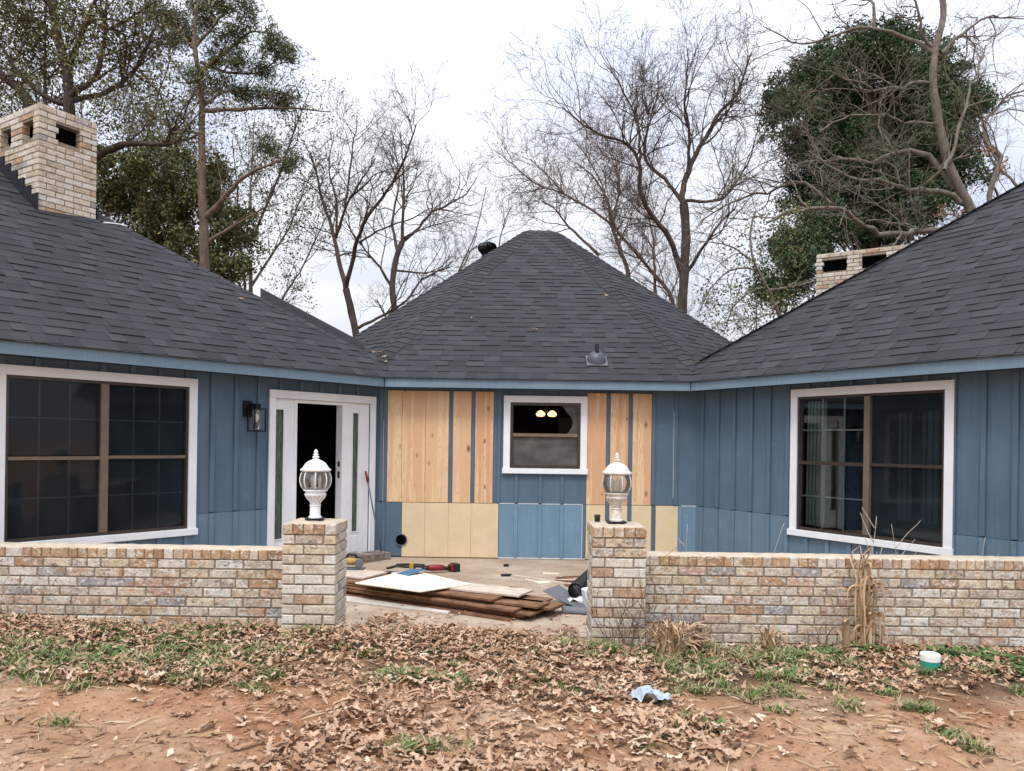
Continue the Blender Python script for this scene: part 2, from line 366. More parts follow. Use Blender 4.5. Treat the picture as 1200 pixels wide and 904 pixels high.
# ------------------------------------------------------------------ mesh building
class MB:
    def __init__(s): s.v = []; s.f = []
    def add(s, vs, fs):
        o = len(s.v); s.v += [tuple(map(float, p)) for p in vs]; s.f += [tuple(i + o for i in q) for q in fs]; return s
    def box(s, c, size, ax=None):
        c = np.array(c, float); h = np.array(size, float) / 2
        A = np.eye(3) if ax is None else np.array(ax, float)
        vs = [c + A[0] * h[0] * i + A[1] * h[1] * j + A[2] * h[2] * k for k in (-1, 1) for j in (-1, 1) for i in (-1, 1)]
        fs = [(0, 2, 3, 1), (4, 5, 7, 6), (0, 1, 5, 4), (2, 6, 7, 3), (0, 4, 6, 2), (1, 3, 7, 5)]
        if np.linalg.det(A) < 0: fs = [q[::-1] for q in fs]
        return s.add(vs, fs)
    def b2(s, p, q):
        p = np.array(p, float); q = np.array(q, float); return s.box((p + q) / 2, np.abs(q - p))
    def tube(s, pts, rad, n=6, cap=True):
        pts = np.array(pts, float); m = len(pts)
        rad = np.full(m, rad, float) if np.isscalar(rad) else np.array(rad, float)
        t = np.gradient(pts, axis=0); t /= np.linalg.norm(t, axis=1)[:, None] + 1e-9
        ref = np.array([0, 0, 1.0]) if abs(t[0][2]) < 0.9 else np.array([1.0, 0, 0])
        vs = []; a = np.linspace(0, 2 * math.pi, n, endpoint=False); ca, sa = np.cos(a)[:, None], np.sin(a)[:, None]
        u = np.cross(t[0], ref); u /= np.linalg.norm(u)
        for i in range(m):
            u = u - t[i] * np.dot(u, t[i]); u /= np.linalg.norm(u) + 1e-9
            w = np.cross(t[i], u)
            vs += list(pts[i] + rad[i] * (ca * u + sa * w))
        fs = [(i * n + j, i * n + (j + 1) % n, (i + 1) * n + (j + 1) % n, (i + 1) * n + j) for i in range(m - 1) for j in range(n)]
        if cap: fs += [tuple(range(n))[::-1], tuple(range((m - 1) * n, m * n))]
        return s.add(vs, fs)
    def lathe(s, prof, n=20, c=(0, 0, 0)):
        vs = []; a = np.linspace(0, 2 * math.pi, n, endpoint=False)
        for r, z in prof: vs += [(c[0] + r * math.cos(x), c[1] + r * math.sin(x), c[2] + z) for x in a]
        m = len(prof)
        fs = [(i * n + j, i * n + (j + 1) % n, (i + 1) * n + (j + 1) % n, (i + 1) * n + j) for i in range(m - 1) for j in range(n)]
        fs += [tuple(range(n))[::-1], tuple(range((m - 1) * n, m * n))]
        return s.add(vs, fs)
    def prism(s, poly, z0, z1):
        n = len(poly)
        vs = [(x, y, z0) for x, y in poly] + [(x, y, z1) for x, y in poly]
        fs = [tuple(range(n))[::-1], tuple(range(n, 2 * n))] + [(i, (i + 1) % n, n + (i + 1) % n, n + i) for i in range(n)]
        return s.add(vs, fs)
    def mesh(s, name, mat, origin=(0, 0, 0), smooth=False):
        me = bpy.data.meshes.new(name)
        o = origin
        me.from_pydata([(p[0] - o[0], p[1] - o[1], p[2] - o[2]) for p in s.v], [], s.f)
        if mat: me.materials.append(M[mat] if isinstance(mat, str) else mat)
        if smooth: me.polygons.foreach_set('use_smooth', [True] * len(me.polygons))
        me.update(); return me
    def build(s, name, mat, parent=None, origin=None, smooth=False, bevel=0.0):
        """origin: world position of the object; geometry is given in world coordinates"""
        if origin is None:
            a = np.array(s.v); origin = ((a[:, 0].min() + a[:, 0].max()) / 2, (a[:, 1].min() + a[:, 1].max()) / 2, a[:, 2].min())
        me = s.mesh(name, mat, origin, smooth)
        o = bpy.data.objects.new(name, me); col.objects.link(o)
        put(o, origin, parent)
        if bevel:
            b = o.modifiers.new('bevel', 'BEVEL'); b.width = bevel; b.segments = 2; b.limit_method = 'ANGLE'
        return o

WPOS = {}
def put(o, origin, parent=None, rz=0.0):
    """place an object at a world position, parented or not"""
    origin = tuple(float(x) for x in origin)
    WPOS[o.name] = origin
    if parent is not None:
        o.parent = parent
        p = WPOS[parent.name]; o.location = (origin[0] - p[0], origin[1] - p[1], origin[2] - p[2])
    else: o.location = origin
    if rz: o.rotation_euler = (0, 0, rz)
def empty(name, loc, label=None, cat=None, group=None):
    o = bpy.data.objects.new(name, None); o.empty_display_size = 0.1; col.objects.link(o); put(o, loc)
    tag(o, label, cat, group); return o
def tag(o, label=None, cat=None, group=None, kind=None):
    if label: o['label'] = label
    if cat: o['category'] = cat
    if group: o['group'] = group
    if kind: o['kind'] = kind
    return o
def fast_mesh(name, V, F, mat, smooth=False):
    """V (n,3), F list of equal-length index arrays (m,k)"""
    me = bpy.data.meshes.new(name)
    V = np.asarray(V, np.float32)
    me.vertices.add(len(V)); me.vertices.foreach_set('co', V.ravel())
    F = [np.asarray(f, np.int32) for f in (F if isinstance(F, list) else [F]) if len(f)]
    loops = np.concatenate([f.ravel() for f in F]); tot = np.concatenate([np.full(len(f), f.shape[1], np.int32) for f in F])
    st = np.concatenate([[0], np.cumsum(tot)[:-1]]).astype(np.int32)
    me.loops.add(len(loops)); me.loops.foreach_set('vertex_index', loops)
    me.polygons.add(len(tot)); me.polygons.foreach_set('loop_start', st); me.polygons.foreach_set('loop_total', tot)
    if smooth: me.polygons.foreach_set('use_smooth', np.ones(len(tot), bool))
    me.materials.append(M[mat]); me.update(calc_edges=True); me.validate()
    return me
def mesh_obj(name, me, loc=(0, 0, 0), parent=None):
    o = bpy.data.objects.new(name, me); col.objects.link(o); put(o, loc, parent); return o

# ------------------------------------------------------------------ ground
def sstep(a, b, x):
    t = np.clip((x - a) / (b - a), 0, 1); return t * t * (3 - 2 * t)
_ph = rng.uniform(0, 6.28, (14, 2)); _k = rng.normal(0, 1, (14, 2)) * np.linspace(1.2, 7, 14)[:, None]
def bumps(x, y):
    z = 0
    for i in range(14): z = z + np.sin(_k[i, 0] * x + _k[i, 1] * y + _ph[i, 0]) * 0.010 / (1 + 0.25 * i)
    return z
def gz(x, y):
    x = np.asarray(x, float); y = np.asarray(y, float)
    base = 0.145 - 0.027 * np.clip(x, -5, 5)
    s = sstep(5.12, 5.95, y)
    z = base * (1 - s) - 0.06 * s
    z = z + bumps(x, y) * (1 - sstep(5.6, 6.4, y)) * (1 - sstep(8, 14, np.abs(x)))
    # shallow wheel-worn hollows in the bare clay in front
    z = z - 0.03 * np.exp(-((y - 3.35 + 0.08 * x) / 0.22) ** 2)
    return z
def grid_axis(dense0, dense1, step, far0, far1, g=1.25):
    a = list(np.arange(dense0, dense1 + 1e-6, step)); d = step
    while a[-1] < far1: d *= g; a.append(a[-1] + d)
    d = step
    while a[0] > far0: d *= g; a.insert(0, a[0] - d)
    return np.array(a)
gx = grid_axis(-5, 5, 0.05, -500, 500); gy = grid_axis(1.5, 6.6, 0.035, -300, 900)
GX, GY = np.meshgrid(gx, gy)
GZ = gz(GX, GY)
V = np.stack([GX.ravel(), GY.ravel(), GZ.ravel()], 1)
nx, ny = len(gx), len(gy)
I = np.arange(nx * ny).reshape(ny, nx)
F = np.stack([I[:-1, :-1].ravel(), I[:-1, 1:].ravel(), I[1:, 1:].ravel(), I[1:, :-1].ravel()], 1)
ground = mesh_obj('ground', fast_mesh('ground', V, F, 'soil', True))
tag(ground, 'reddish clay yard with bare patches and leaf litter in front of the house', kind='structure')

# courtyard slab, its front edge ragged where soil has crept over it
mb = MB()
front = [(-4.75 + 9.3 * i / 40, 5.86 + 0.06 * math.sin(i * 1.7) + random.uniform(-.05, .05)) for i in range(41)]
mb.prism(front + [(4.62, 6.06), (2.35, 9.79), (-1.71, 9.79), (-4.7, 6.08)], -0.15, 0.0)
patio = mb.build('patio', 'concrete', None, (0, 6, -0.15))
tag(patio, 'dirt-stained concrete patio slab in the courtyard', kind='structure')

# ------------------------------------------------------------------ house frames
CL = np.array([-1.72, 9.8, 0.0]); CR = np.array([2.36, 9.8, 0.0]); CB = np.array([0.0, 9.8, 0.0])
UZ = np.array([0, 0, 1.0])
dL = np.array([-0.8, -1, 0.0]); dL /= np.linalg.norm(dL); nL = np.array([-dL[1], dL[0], 0.0])
dR = np.array([0.6, -1, 0.0]); dR /= np.linalg.norm(dR); nR = np.array([dR[1], -dR[0], 0.0])
dB = np.array([1.0, 0, 0]); nB = np.array([0, -1.0, 0])
FR = {'L': (CL, dL, nL), 'R': (CR, dR, nR), 'B': (CB, dB, nB)}
def W(fr, s, o, z):
    C, d, n = FR[fr]; return C + d * s + n * o + UZ * z
def wb(mb, fr, s0, s1, o0, o1, z0, z1):
    C, d, n = FR[fr]
    return mb.box(W(fr, (s0 + s1) / 2, (o0 + o1) / 2, (z0 + z1) / 2), (abs(s1 - s0), abs(o1 - o0), abs(z1 - z0)), (d, n, UZ))
def wbox(name, mat, parent, fr, s0, s1, o0, o1, z0, z1, bevel=0.0):
    return wb(MB(), fr, s0, s1, o0, o1, z0, z1).build(name, mat, parent, None, False, bevel)

house = empty('house', (0.3, 9.8, 0.0), 'blue board-and-batten house with charcoal shingle hip roofs around a courtyard', 'house')
ZT = 2.30            # top of walls
LEN = {'L': 6.4, 'R': 6.2}
OPEN = {'L': [(0.09, 1.585, 0.0, 2.01), (2.52, 4.20, 0.55, 2.03)],
        'R': [(1.53, 3.215, 0.56, 2.055)],
        'B': [(-0.06, 0.905, 1.14, 2.03)]}
RANGE = {'L': (0.0, LEN['L']), 'R': (0.0, LEN['R']), 'B': (-1.72, 2.36)}
def cells(fr, s0, s1, z0, z1):
    """rectangle minus the openings, as rectangles"""
    out = [(s0, s1, z0, z1)]
    for a, b, c, d in OPEN[fr]:
        nxt = []
        for (p, q, r, t) in out:
            if q <= a + 1e-6 or p >= b - 1e-6 or t <= c + 1e-6 or r >= d - 1e-6: nxt.append((p, q, r, t)); continue
            if r < c: nxt.append((p, q, r, c))
            if t > d: nxt.append((p, q, d, t))
            if p < a: nxt.append((p, a, max(r, c), min(t, d)))
            if q > b: nxt.append((b, q, max(r, c), min(t, d)))
        out = nxt
    return [c for c in out if c[1] - c[0] > 0.012 and c[3] - c[2] > 0.012]
WALL = {}
for fr in 'LRB':
    mb = MB(); s0, s1 = RANGE[fr]
    for (a, b, c, d) in cells(fr, s0, s1, 0.0, ZT): wb(mb, fr, a, b, -0.12, 0.0, c, d)
    WALL[fr] = mb.build('wall', 'blue', house)

SEAM = 0.705
def siding(fr, joints, z0, z1, mat, out, skip=()):
    """boards between the joints, one object each"""
    for a, b in zip(joints[:-1], joints[1:]):
        if any(abs((a + b) / 2 - k) < 0.06 for k in skip): continue
        for (p, q, r, t) in cells(fr, a + 0.0015, b - 0.0015, z0, z1):
            wbox('siding_board', mat, WALL[fr], fr, p, q, 0.001, out + random.uniform(0, 0.0015), r, t)
def battens(fr, ss, z0, z1, mat, o0, w=0.042, th=0.017):
    for s in ss:
        for (p, q, r, t) in cells(fr, s - w / 2, s + w / 2, z0, z1):
            if q - p < 0.03: continue
            wbox('batten', mat, WALL[fr], fr, p, q, o0, o0 + th, r, t, 0.002)
JL = [0.0] + [1.731 + 0.275 * i for i in range(0, 18)] ; JL = [0.0, 0.35, 0.63, 0.90, 1.18, 1.455] + [j for j in JL if j > 1.5]
JL = [j for j in JL if j < 6.3] + [6.4]
JR = [0.0] + [0.12 + 0.262 * i for i in range(0, 24) if 0.12 + 0.262 * i < 6.1] + [6.2]
for fr, J in (('L', JL), ('R', JR)):
    siding(fr, J, SEAM, ZT, 'blue', 0.010)
    siding(fr, J, 0.015, SEAM - 0.004, 'blue_skirt2', 0.017)
    battens(fr, J[1:-1], SEAM + 0.01, ZT, 'blue', 0.012, 0.046, 0.024)
    battens(fr, J[1:-1], 0.015, SEAM - 0.004, 'blue_skirt2', 0.0195, 0.046, 0.019)
    for a, b in zip(J[:-1], J[1:]):      # pale unpainted top edge of each skirt panel
        for (p, q, r, t) in cells(fr, a + 0.022, b - 0.022, SEAM - 0.004, SEAM + 0.003 + random.uniform(-.002, .002)):
            wbox('caulk_line', 'caulk', WALL[fr], fr, p, q, 0.0115, 0.0205, r, t)

# back wall: blue boards, bare pine boards, cream skirt panels
def bboard(a, b, z0, z1, mat, o1, name='siding_board', o0=0.001, bevel=0.0015):
    for (p, q, r, t) in cells('B', a, b, z0, z1):
        wbox(name, mat, WALL['B'], 'B', p, q, o0, o1, r, t, bevel)
TOPB = 2.125
for a, b in ((-1.585, -1.403), (-1.400, -1.103), (-1.100, -0.808), (-0.752, -0.523), (-0.469, -0.240), (0.955, 1.197), (1.252, 1.480), (1.535, 1.774)):
    bboard(a, b, SEAM + 0.002, TOPB, 'pine', 0.021, 'plank')
for a, b in ((-0.806, -0.754), (-0.521, -0.471), (1.199, 1.250), (1.482, 1.533)):
    bboard(a, b, SEAM, TOPB, 'blue', 0.009)
for a, b in ((-1.715, -1.587), (-0.238, -0.06), (-0.06, 0.26), (0.26, 0.55), (0.55, 0.953), (1.776, 2.07), (2.07, 2.355)):
    bboard(a, b, SEAM, ZT, 'blue', 0.010)
battens('B', [-1.665, 1.80, 2.09, -0.165], SEAM + 0.01, ZT, 'blue', 0.012)
battens('B', [0.062, 0.367, 0.645], SEAM + 0.01, 1.13, 'blue', 0.012)
for a, b in ((-0.155, 0.062), (0.062, 0.367), (0.367, 0.645), (0.645, 0.945), (2.135, 2.355)):
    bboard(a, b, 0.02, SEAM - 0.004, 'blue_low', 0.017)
bboard(-1.715, -1.392, 0.02, SEAM - 0.004, 'blue', 0.015)
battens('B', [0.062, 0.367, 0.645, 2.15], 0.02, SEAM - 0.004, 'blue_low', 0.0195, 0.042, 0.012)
battens('B', [0.93, 1.806, -1.62], 0.02, SEAM - 0.004, 'blue', 0.018, 0.036, 0.010)
for a, b in ((-0.155, 0.045), (0.085, 0.35), (0.39, 0.625), (0.665, 0.91), (2.17, 2.355)):
    wbox('caulk_line', 'caulk', WALL['B'], 'B', a, b, 0.0115, 0.020, SEAM - 0.004, SEAM + 0.003)
wbox('caulk_line', 'caulk', WALL['B'], 'B', 0.905, 0.911, 0.017, 0.0205, 0.02, 0.70)
wbox('caulk_line', 'caulk', WALL['B'], 'B', 2.060, 2.064, 0.0105, 0.0125, 0.80, 1.90)
wbox('caulk_line', 'caulk', WALL['B'], 'B', -1.640, -1.636, 0.0105, 0.0125, 0.72, 1.75)
wbox('caulk_line', 'caulk', WALL['B'], 'B', -0.16, 0.95, 0.012, 0.024, 0.006, 0.018)
for a, b in ((-1.388, -1.098), (-1.096, -0.798), (-0.796, -0.512), (-0.510, -0.162), (0.955, 1.197), (1.252, 1.480), (1.535, 1.785), (1.842, 2.125)):
    bboard(a, b, 0.012, 0.700, 'cream_panel', 0.020, 'skirt_panel')
for s in (-1.075, -0.775, -0.49, -0.235):
    wbox('panel_groove_bead', 'cream_panel', WALL['B'], 'B', s - 0.006, s + 0.006, 0.0202, 0.0235, 0.013, 0.699)
for a, b in ((1.199, 1.250), (1.482, 1.533), (1.787, 1.840)):
    bboard(a, b, 0.012, 0.70, 'blue', 0.009)
# open vent pipe in the skirt
mb = MB(); n = 28
for r0, r1, o0, o1 in ((0.066, 0.078, 0.012, 0.036),):
    vs = []
    for i in range(n):
        a = 2 * math.pi * i / n
        for r, o in ((r0, o0), (r1, o0), (r1, o1), (r0, o1)):
            vs.append(W('B', -1.395 + r * math.cos(a), o, 0.225 + r * math.sin(a)))
    mb.add(vs, [(i * 4 + k, i * 4 + (k + 1) % 4, ((i + 1) % n) * 4 + (k + 1) % 4, ((i + 1) % n) * 4 + k) for i in range(n) for k in range(4)])
ring = mb.build('vent_pipe', 'grey_metal', house)
mb = MB(); mb.add([W('B', -1.395 + 0.0665 * math.cos(2 * math.pi * i / n), 0.0238, 0.225 + 0.0665 * math.sin(2 * math.pi * i / n)) for i in range(n)], [tuple(range(n))])
mb.build('pipe_bore', 'void', ring)  # flat black disc painted as the shaded inside of the pipe

# ------------------------------------------------------------------ windows and door
def casing(fr, a, b, z0, z1, w, sill=True):
    """white trim: head, sill, two jambs as parts of one window"""
    mb = MB(); wb(mb, fr, a, b, 0.022, 0.046, z1 - w, z1)
    win = mb.build('window', 'white', house, None, False, 0.003)
    wbox('jamb_trim', 'white', win, fr, a, a + w, 0.021, 0.044, z0 + w * .8, z1 - w - 0.001, 0.003)
    wbox('jamb_trim', 'white', win, fr, b - w, b, 0.021, 0.044, z0 + w * .8, z1 - w - 0.001, 0.003)
    wbox('sill', 'white', win, fr, a - 0.012, b + 0.012, 0.020, 0.062, z0, z0 + w * .8 - 0.001, 0.003)
    return win
def sash_grid(win, fr, a, b, z0, z1, nc, nr, mat, o):
    for i in range(1, nc):
        s = a + (b - a) * i / nc; wbox('muntin', mat, win, fr, s - 0.007, s + 0.007, o - 0.008, o, z0, z1)
    for j in range(1, nr):
        z = z0 + (z1 - z0) * j / nr; wbox('muntin', mat, win, fr, a, b, o - 0.009, o - 0.001, z - 0.007, z + 0.007)
def frame_rect(win, fr, a, b, z0, z1, w, o0, o1, mat, name='sash_rail'):
    wbox(name, mat, win, fr, a, b, o0, o1, z1 - w, z1); wbox(name, mat, win, fr, a, b, o0, o1, z0, z0 + w)
    wbox(name, mat, win, fr, a, a + w, o0, o1, z0 + w, z1 - w); wbox(name, mat, win, fr, b - w, b, o0, o1, z0 + w, z1 - w)

# picture window of the left wing
w1 = casing('L', 2.455, 4.26, 0.495, 2.085, 0.085)
frame_rect(w1, 'L', 2.541, 4.174, 0.566, 1.999, 0.026, -0.02, 0.026, 'bronze')
wbox('mullion', 'tan_metal', w1, 'L', 3.325, 3.395, -0.025, 0.031, 0.592, 1.973)
wbox('check_rail', 'tan_metal', w1, 'L', 2.567, 3.325, -0.02, 0.022, 1.276, 1.306)
wbox('check_rail', 'tan_metal', w1, 'L', 3.395, 4.148, -0.02, 0.022, 1.270, 1.300)
for a, b in ((2.567, 3.325), (3.395, 4.148)):
    for z0, z1 in ((0.592, 1.27), (1.306, 1.973)):
        wbox('pane', 'glass_screen', w1, 'L', a, b, -0.012, -0.008, z0, z1)
        sash_grid(w1, 'L', a, b, z0, z1, 3, 2, 'muntin', -0.02)
# picture window of the right wing
w2 = casing('R', 1.475, 3.272, 0.505, 2.11, 0.085)
frame_rect(w2, 'R', 1.561, 3.186, 0.576, 2.024, 0.026, -0.02, 0.026, 'bronze')
wbox('mullion', 'tan_metal', w2, 'R', 2.365, 2.43, -0.025, 0.031, 0.602, 1.998)
wbox('check_rail', 'bronze', w2, 'R', 1.587, 2.365, -0.02, 0.022, 1.290, 1.325)
wbox('check_rail', 'bronze', w2, 'R', 2.43, 3.16, -0.02, 0.022, 1.295, 1.325)
for z0, z1 in ((0.602, 1.29), (1.325, 1.998)):
    wbox('pane', 'glass', w2, 'R', 1.587, 2.365, -0.012, -0.008, z0, z1)
    sash_grid(w2, 'R', 1.587, 2.365, z0, z1, 3, 2, 'muntin', -0.02)
    wbox('pane', 'glass_screen', w2, 'R', 2.43, 3.16, -0.012, -0.008, z0, z1)
# kitchen window in the back wall
w3 = casing('B', -0.11, 0.955, 1.09, 2.08, 0.085)
frame_rect(w3, 'B', -0.024, 0.869, 1.161, 1.994, 0.035, -0.02, 0.024, 'bronze')
wbox('check_rail', 'tan_metal', w3, 'B', 0.011, 0.834, -0.022, 0.022, 1.562, 1.602)
wbox('pane', 'screen_grey', w3, 'B', 0.011, 0.834, -0.012, -0.008, 1.196, 1.562)
# upper pane is broken: a curved shard still hangs in the right corner
mb = MB()
sh = [(0.834, 1.959), (0.64, 1.959), (0.69, 1.88), (0.745, 1.82), (0.775, 1.76), (0.765, 1.70), (0.72, 1.62), (0.70, 1.602), (0.834, 1.602)]
mb.add([W('B', s, -0.008, z) for s, z in sh] + [W('B', s, -0.012, z) for s, z in sh], [tuple(range(9)), tuple(range(9, 18))[::-1]] + [(i, (i + 1) % 9, 9 + (i + 1) % 9, 9 + i) for i in range(9)])
tag(mb.build('pane', 'screen_grey', w3), 'broken shard of glass left in the upper sash')

# entrance with two sidelights
mb = MB(); wb(mb, 'L', 0.065, 1.61, 0.022, 0.05, 1.945, 2.035)
door = mb.build('door_frame', 'white', house, None, False, 0.003)
for a, b in ((0.065, 0.145), (1.53, 1.61)): wbox('jamb_trim', 'white', door, 'L', a, b, 0.021, 0.048, 0.03, 1.944, 0.003)
def sidelight(a, b, ga, gb):
    mb = MB(); wb(mb, 'L', a, b, -0.06, 0.008, 1.83, 1.944); s = mb.build('sidelight', 'white', house)
    wbox('bottom_panel', 'white', s, 'L', a, b, -0.06, 0.008, 0.05, 0.345)
    wbox('raised_panel', 'white', s, 'L', ga + .005, gb - .005, 0.008, 0.014, 0.10, 0.30, 0.003)
    wbox('stile', 'white', s, 'L', a, ga, -0.06, 0.008, 0.345, 1.83); wbox('stile', 'white', s, 'L', gb, b, -0.06, 0.008, 0.345, 1.83)
    frame_rect(s, 'L', ga, gb, 0.345, 1.83, 0.012, 0.006, 0.016, 'white', 'glazing_bead')
    wbox('pane', 'side_glass', s, 'L', ga, gb, -0.02, -0.014, 0.345, 1.83)
sidelight(1.262, 1.53, 1.395, 1.52); sidelight(0.145, 0.43, 0.31, 0.42)
for a, b in ((1.225, 1.262), (0.43, 0.575)): wbox('jamb', 'white', door, 'L', a, b, -0.10, 0.018, 0.05, 1.944, 0.002)
wbox('head_jamb', 'white', door, 'L', 0.575, 1.225, -0.10, 0.016, 1.905, 1.944, 0.002)
wbox('threshold', 'bronze', door, 'L', 0.145, 1.53, -0.10, 0.03, 0.0, 0.049)
wbox('strike_plate', 'bronze', door, 'L', 0.5755, 0.5785, -0.06, -0.02, 1.02, 1.10); wbox('strike_plate', 'bronze', door, 'L', 0.5755, 0.5785, -0.06, -0.02, 1.16, 1.22)
# the door leaf, swung fully inwards
mb = MB(); P0 = W('L', 1.222, -0.11, 0); mb.box(P0 - nL * 0.33 + dL * 0.06 + UZ * 0.97, (0.045, 0.64, 1.84), (dL, nL, UZ))
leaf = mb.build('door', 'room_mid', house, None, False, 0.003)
mb = MB(); mb.lathe([(0.012, 0), (0.03, 0.03), (0.028, 0.05), (0.0, 0.055)], 12, tuple(P0 - nL * 0.6 + dL * 0.085 + UZ * 0.97)); mb.build('door_knob', 'bronze', leaf)

# ------------------------------------------------------------------ inside: floor, ceiling, dark rooms
E_L = CL + dL * LEN['L']; E_R = CR + dR * LEN['R']
foot = [tuple((CL - nL * 0.13)[:2]), tuple((CB + np.array([-1.66, 0.13, 0]))[:2]), (2.3, 9.93), tuple((CR - nR * 0.13)[:2]), tuple((E_R - nR * 0.13)[:2]), tuple((E_R - nR * 5)[:2]), (9.2, 12.5), (5.0, 14.0), (-4.0, 14.0), (-8.6, 12.0), tuple((E_L - nL * 5)[:2]), tuple((E_L - nL * 0.13)[:2])]
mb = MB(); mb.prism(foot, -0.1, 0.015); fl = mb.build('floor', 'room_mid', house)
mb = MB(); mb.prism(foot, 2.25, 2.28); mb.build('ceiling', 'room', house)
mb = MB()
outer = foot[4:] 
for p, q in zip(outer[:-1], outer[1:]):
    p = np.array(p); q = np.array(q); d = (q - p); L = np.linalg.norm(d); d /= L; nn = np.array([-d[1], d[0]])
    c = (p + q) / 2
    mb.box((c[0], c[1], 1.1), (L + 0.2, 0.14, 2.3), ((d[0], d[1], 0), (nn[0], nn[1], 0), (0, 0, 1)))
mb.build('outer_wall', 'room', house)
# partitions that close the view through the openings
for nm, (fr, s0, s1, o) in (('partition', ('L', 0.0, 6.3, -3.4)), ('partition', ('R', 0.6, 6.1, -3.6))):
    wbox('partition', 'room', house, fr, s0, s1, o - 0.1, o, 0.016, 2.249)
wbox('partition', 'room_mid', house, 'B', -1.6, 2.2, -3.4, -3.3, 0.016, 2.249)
# pale curtain and a glazed inner door inside the right window
mb = MB()
for i in range(10):
    s = 1.60 + 0.022 * i; mb.tube([W('R', s, -0.10 - 0.02 * (i % 2), 0.62), W('R', s, -0.10 - 0.02 * (i % 2), 1.2), W('R', s + 0.01, -0.10 - 0.02 * (i % 2), 1.98)], 0.014, 6)
mb.build('curtain', 'curtain', w2)
for a, b in ((2.55, 2.66), (2.80, 2.93)):
    mb = MB()
    for i in range(5):
        s = a + (b - a) * i / 4; mb.tube([W('R', s, -0.3 - 0.03 * (i % 2), 0.75), W('R', s, -0.3 - 0.03 * (i % 2), 1.85)], 0.018, 6)
    mb.build('curtain', 'curtain', w2)
# kitchen: wall cabinet and a lit two-bulb lamp
wbox('cabinet', 'room_mid', house, 'B', -0.6, 0.25, -3.25, -2.9, 1.1, 1.75)
wbox('refrigerator_panel', 'curtain', house, 'B', 0.75, 1.15, -3.25, -2.8, 0.02, 1.9)
lamp = empty('ceiling_lamp', (0.5, 11.3, 1.92), 'lit two-bulb ceiling lamp glowing behind the small square window', 'lamp')
mb = MB(); mb.lathe([(0.02, 0.0), (0.02, 0.28), (0.07, 0.30), (0.07, 0.33)], 14, (0.5, 11.3, 1.92)); mb.build('stem', 'bronze', lamp)
for sx in (-1, 1):
    mb = MB(); mb.lathe([(0.016, -0.045), (0.05, -0.04), (0.07, -0.01), (0.05, 0.02), (0.025, 0.04), (0.01, 0.045)], 16, (0.5 + sx * 0.085, 11.3, 1.915)); mb.build('bulb', 'bulb', lamp, None, True)

# ------------------------------------------------------------------ eaves
ZE = 2.275; OH = 0.28
def eave_pt(fr, s, o=OH): return W(fr, s, o, 0)
# crossing of each wing's eave line with the front eave of the middle roof
YC = 9.8 - OH
def cross_s(fr, y, o):
    C, d, n = FR[fr]; p = C + n * o; return (y - p[1]) / d[1]
sL0 = cross_s('L', YC, OH); sR0 = cross_s('R', YC, OH)
xL0 = eave_pt('L', sL0)[0]; xR0 = eave_pt('R', sR0)[0]
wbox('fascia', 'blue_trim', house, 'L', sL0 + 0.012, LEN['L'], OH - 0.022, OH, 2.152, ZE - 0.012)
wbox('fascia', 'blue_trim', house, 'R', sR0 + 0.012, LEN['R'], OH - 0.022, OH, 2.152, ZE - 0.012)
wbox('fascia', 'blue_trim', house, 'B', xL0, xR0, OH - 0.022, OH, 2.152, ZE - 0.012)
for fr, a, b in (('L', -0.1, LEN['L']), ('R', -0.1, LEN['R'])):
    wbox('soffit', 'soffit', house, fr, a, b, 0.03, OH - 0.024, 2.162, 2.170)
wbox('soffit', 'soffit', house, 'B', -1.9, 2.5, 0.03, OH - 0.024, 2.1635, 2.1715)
for fr, a, b in (('L', sL0 + 0.01, LEN['L']), ('R', sR0 + 0.01, LEN['R']), ('B', xL0, xR0)):
    wbox('drip_edge', 'flash', house, fr, a, b, OH - 0.01, OH + 0.012, ZE - 0.011, ZE + 0.004)  # metal edge coloured dark to draw the shadow line below the shingles

# ------------------------------------------------------------------ roofs
def plane_from(p, q, r):
    p, q, r = map(np.array, (p, q, r)); n = np.cross(q - p, r - p); n = n / np.linalg.norm(n)
    return n if n[2] > 0 else -n
PIT = math.tan(R(36.3))
# left wing: hip roof with its corner behind the middle roof's eave
KL = np.array([-1.22, 9.98, ZE]); HL = np.array([-3.45, 9.645, 3.385]); hv = (HL - KL); PL = KL + hv * ((5.7 - ZE) / hv[2])
eL1 = eave_pt('L', LEN['L'] + 0.3); eL1[2] = ZE
KL = eave_pt('L', -0.43); KL[2] = ZE
roofs = {}
L1 = [KL, eL1, None, PL]
nLp = plane_from(KL, eL1, PL)
rid = PL + dL * 6.0; L1[2] = rid
KR = eave_pt('R', -0.42); KR[2] = ZE
eR1 = eave_pt('R', LEN['R'] + 0.3); eR1[2] = ZE
HR1 = np.array([3.82, 9.74, 3.36]); HR2 = np.array([6.24, 9.42, 4.75]); hv = HR2 - HR1; PR = HR1 + hv * ((5.9 - HR1[2]) / hv[2])
R1 = [KR, PR, PR + dR * 6.0, eR1]
AP = np.array([0.48, 14.5, 5.66])
c0 = np.array([-1.93, YC, ZE]); c1 = np.array([2.48, YC, ZE]); c2 = np.array([4.45, 11.45, ZE]); c3 = np.array([4.45, 16.5, ZE]); c4 = np.array([2.48, 18.5, ZE]); c5 = np.array([-1.93, 18.5, ZE]); c6 = np.array([-3.30, 16.5, ZE]); c7 = np.array([-3.30, 10.88, ZE])
def top(c): return AP + (c - AP) * 0.09
C8 = [c0, c1, c2, c3, c4, c5, c6, c7]
CP = [[C8[i], C8[(i + 1) % 8], top(C8[(i + 1) % 8]), top(C8[i])] for i in range(8)]
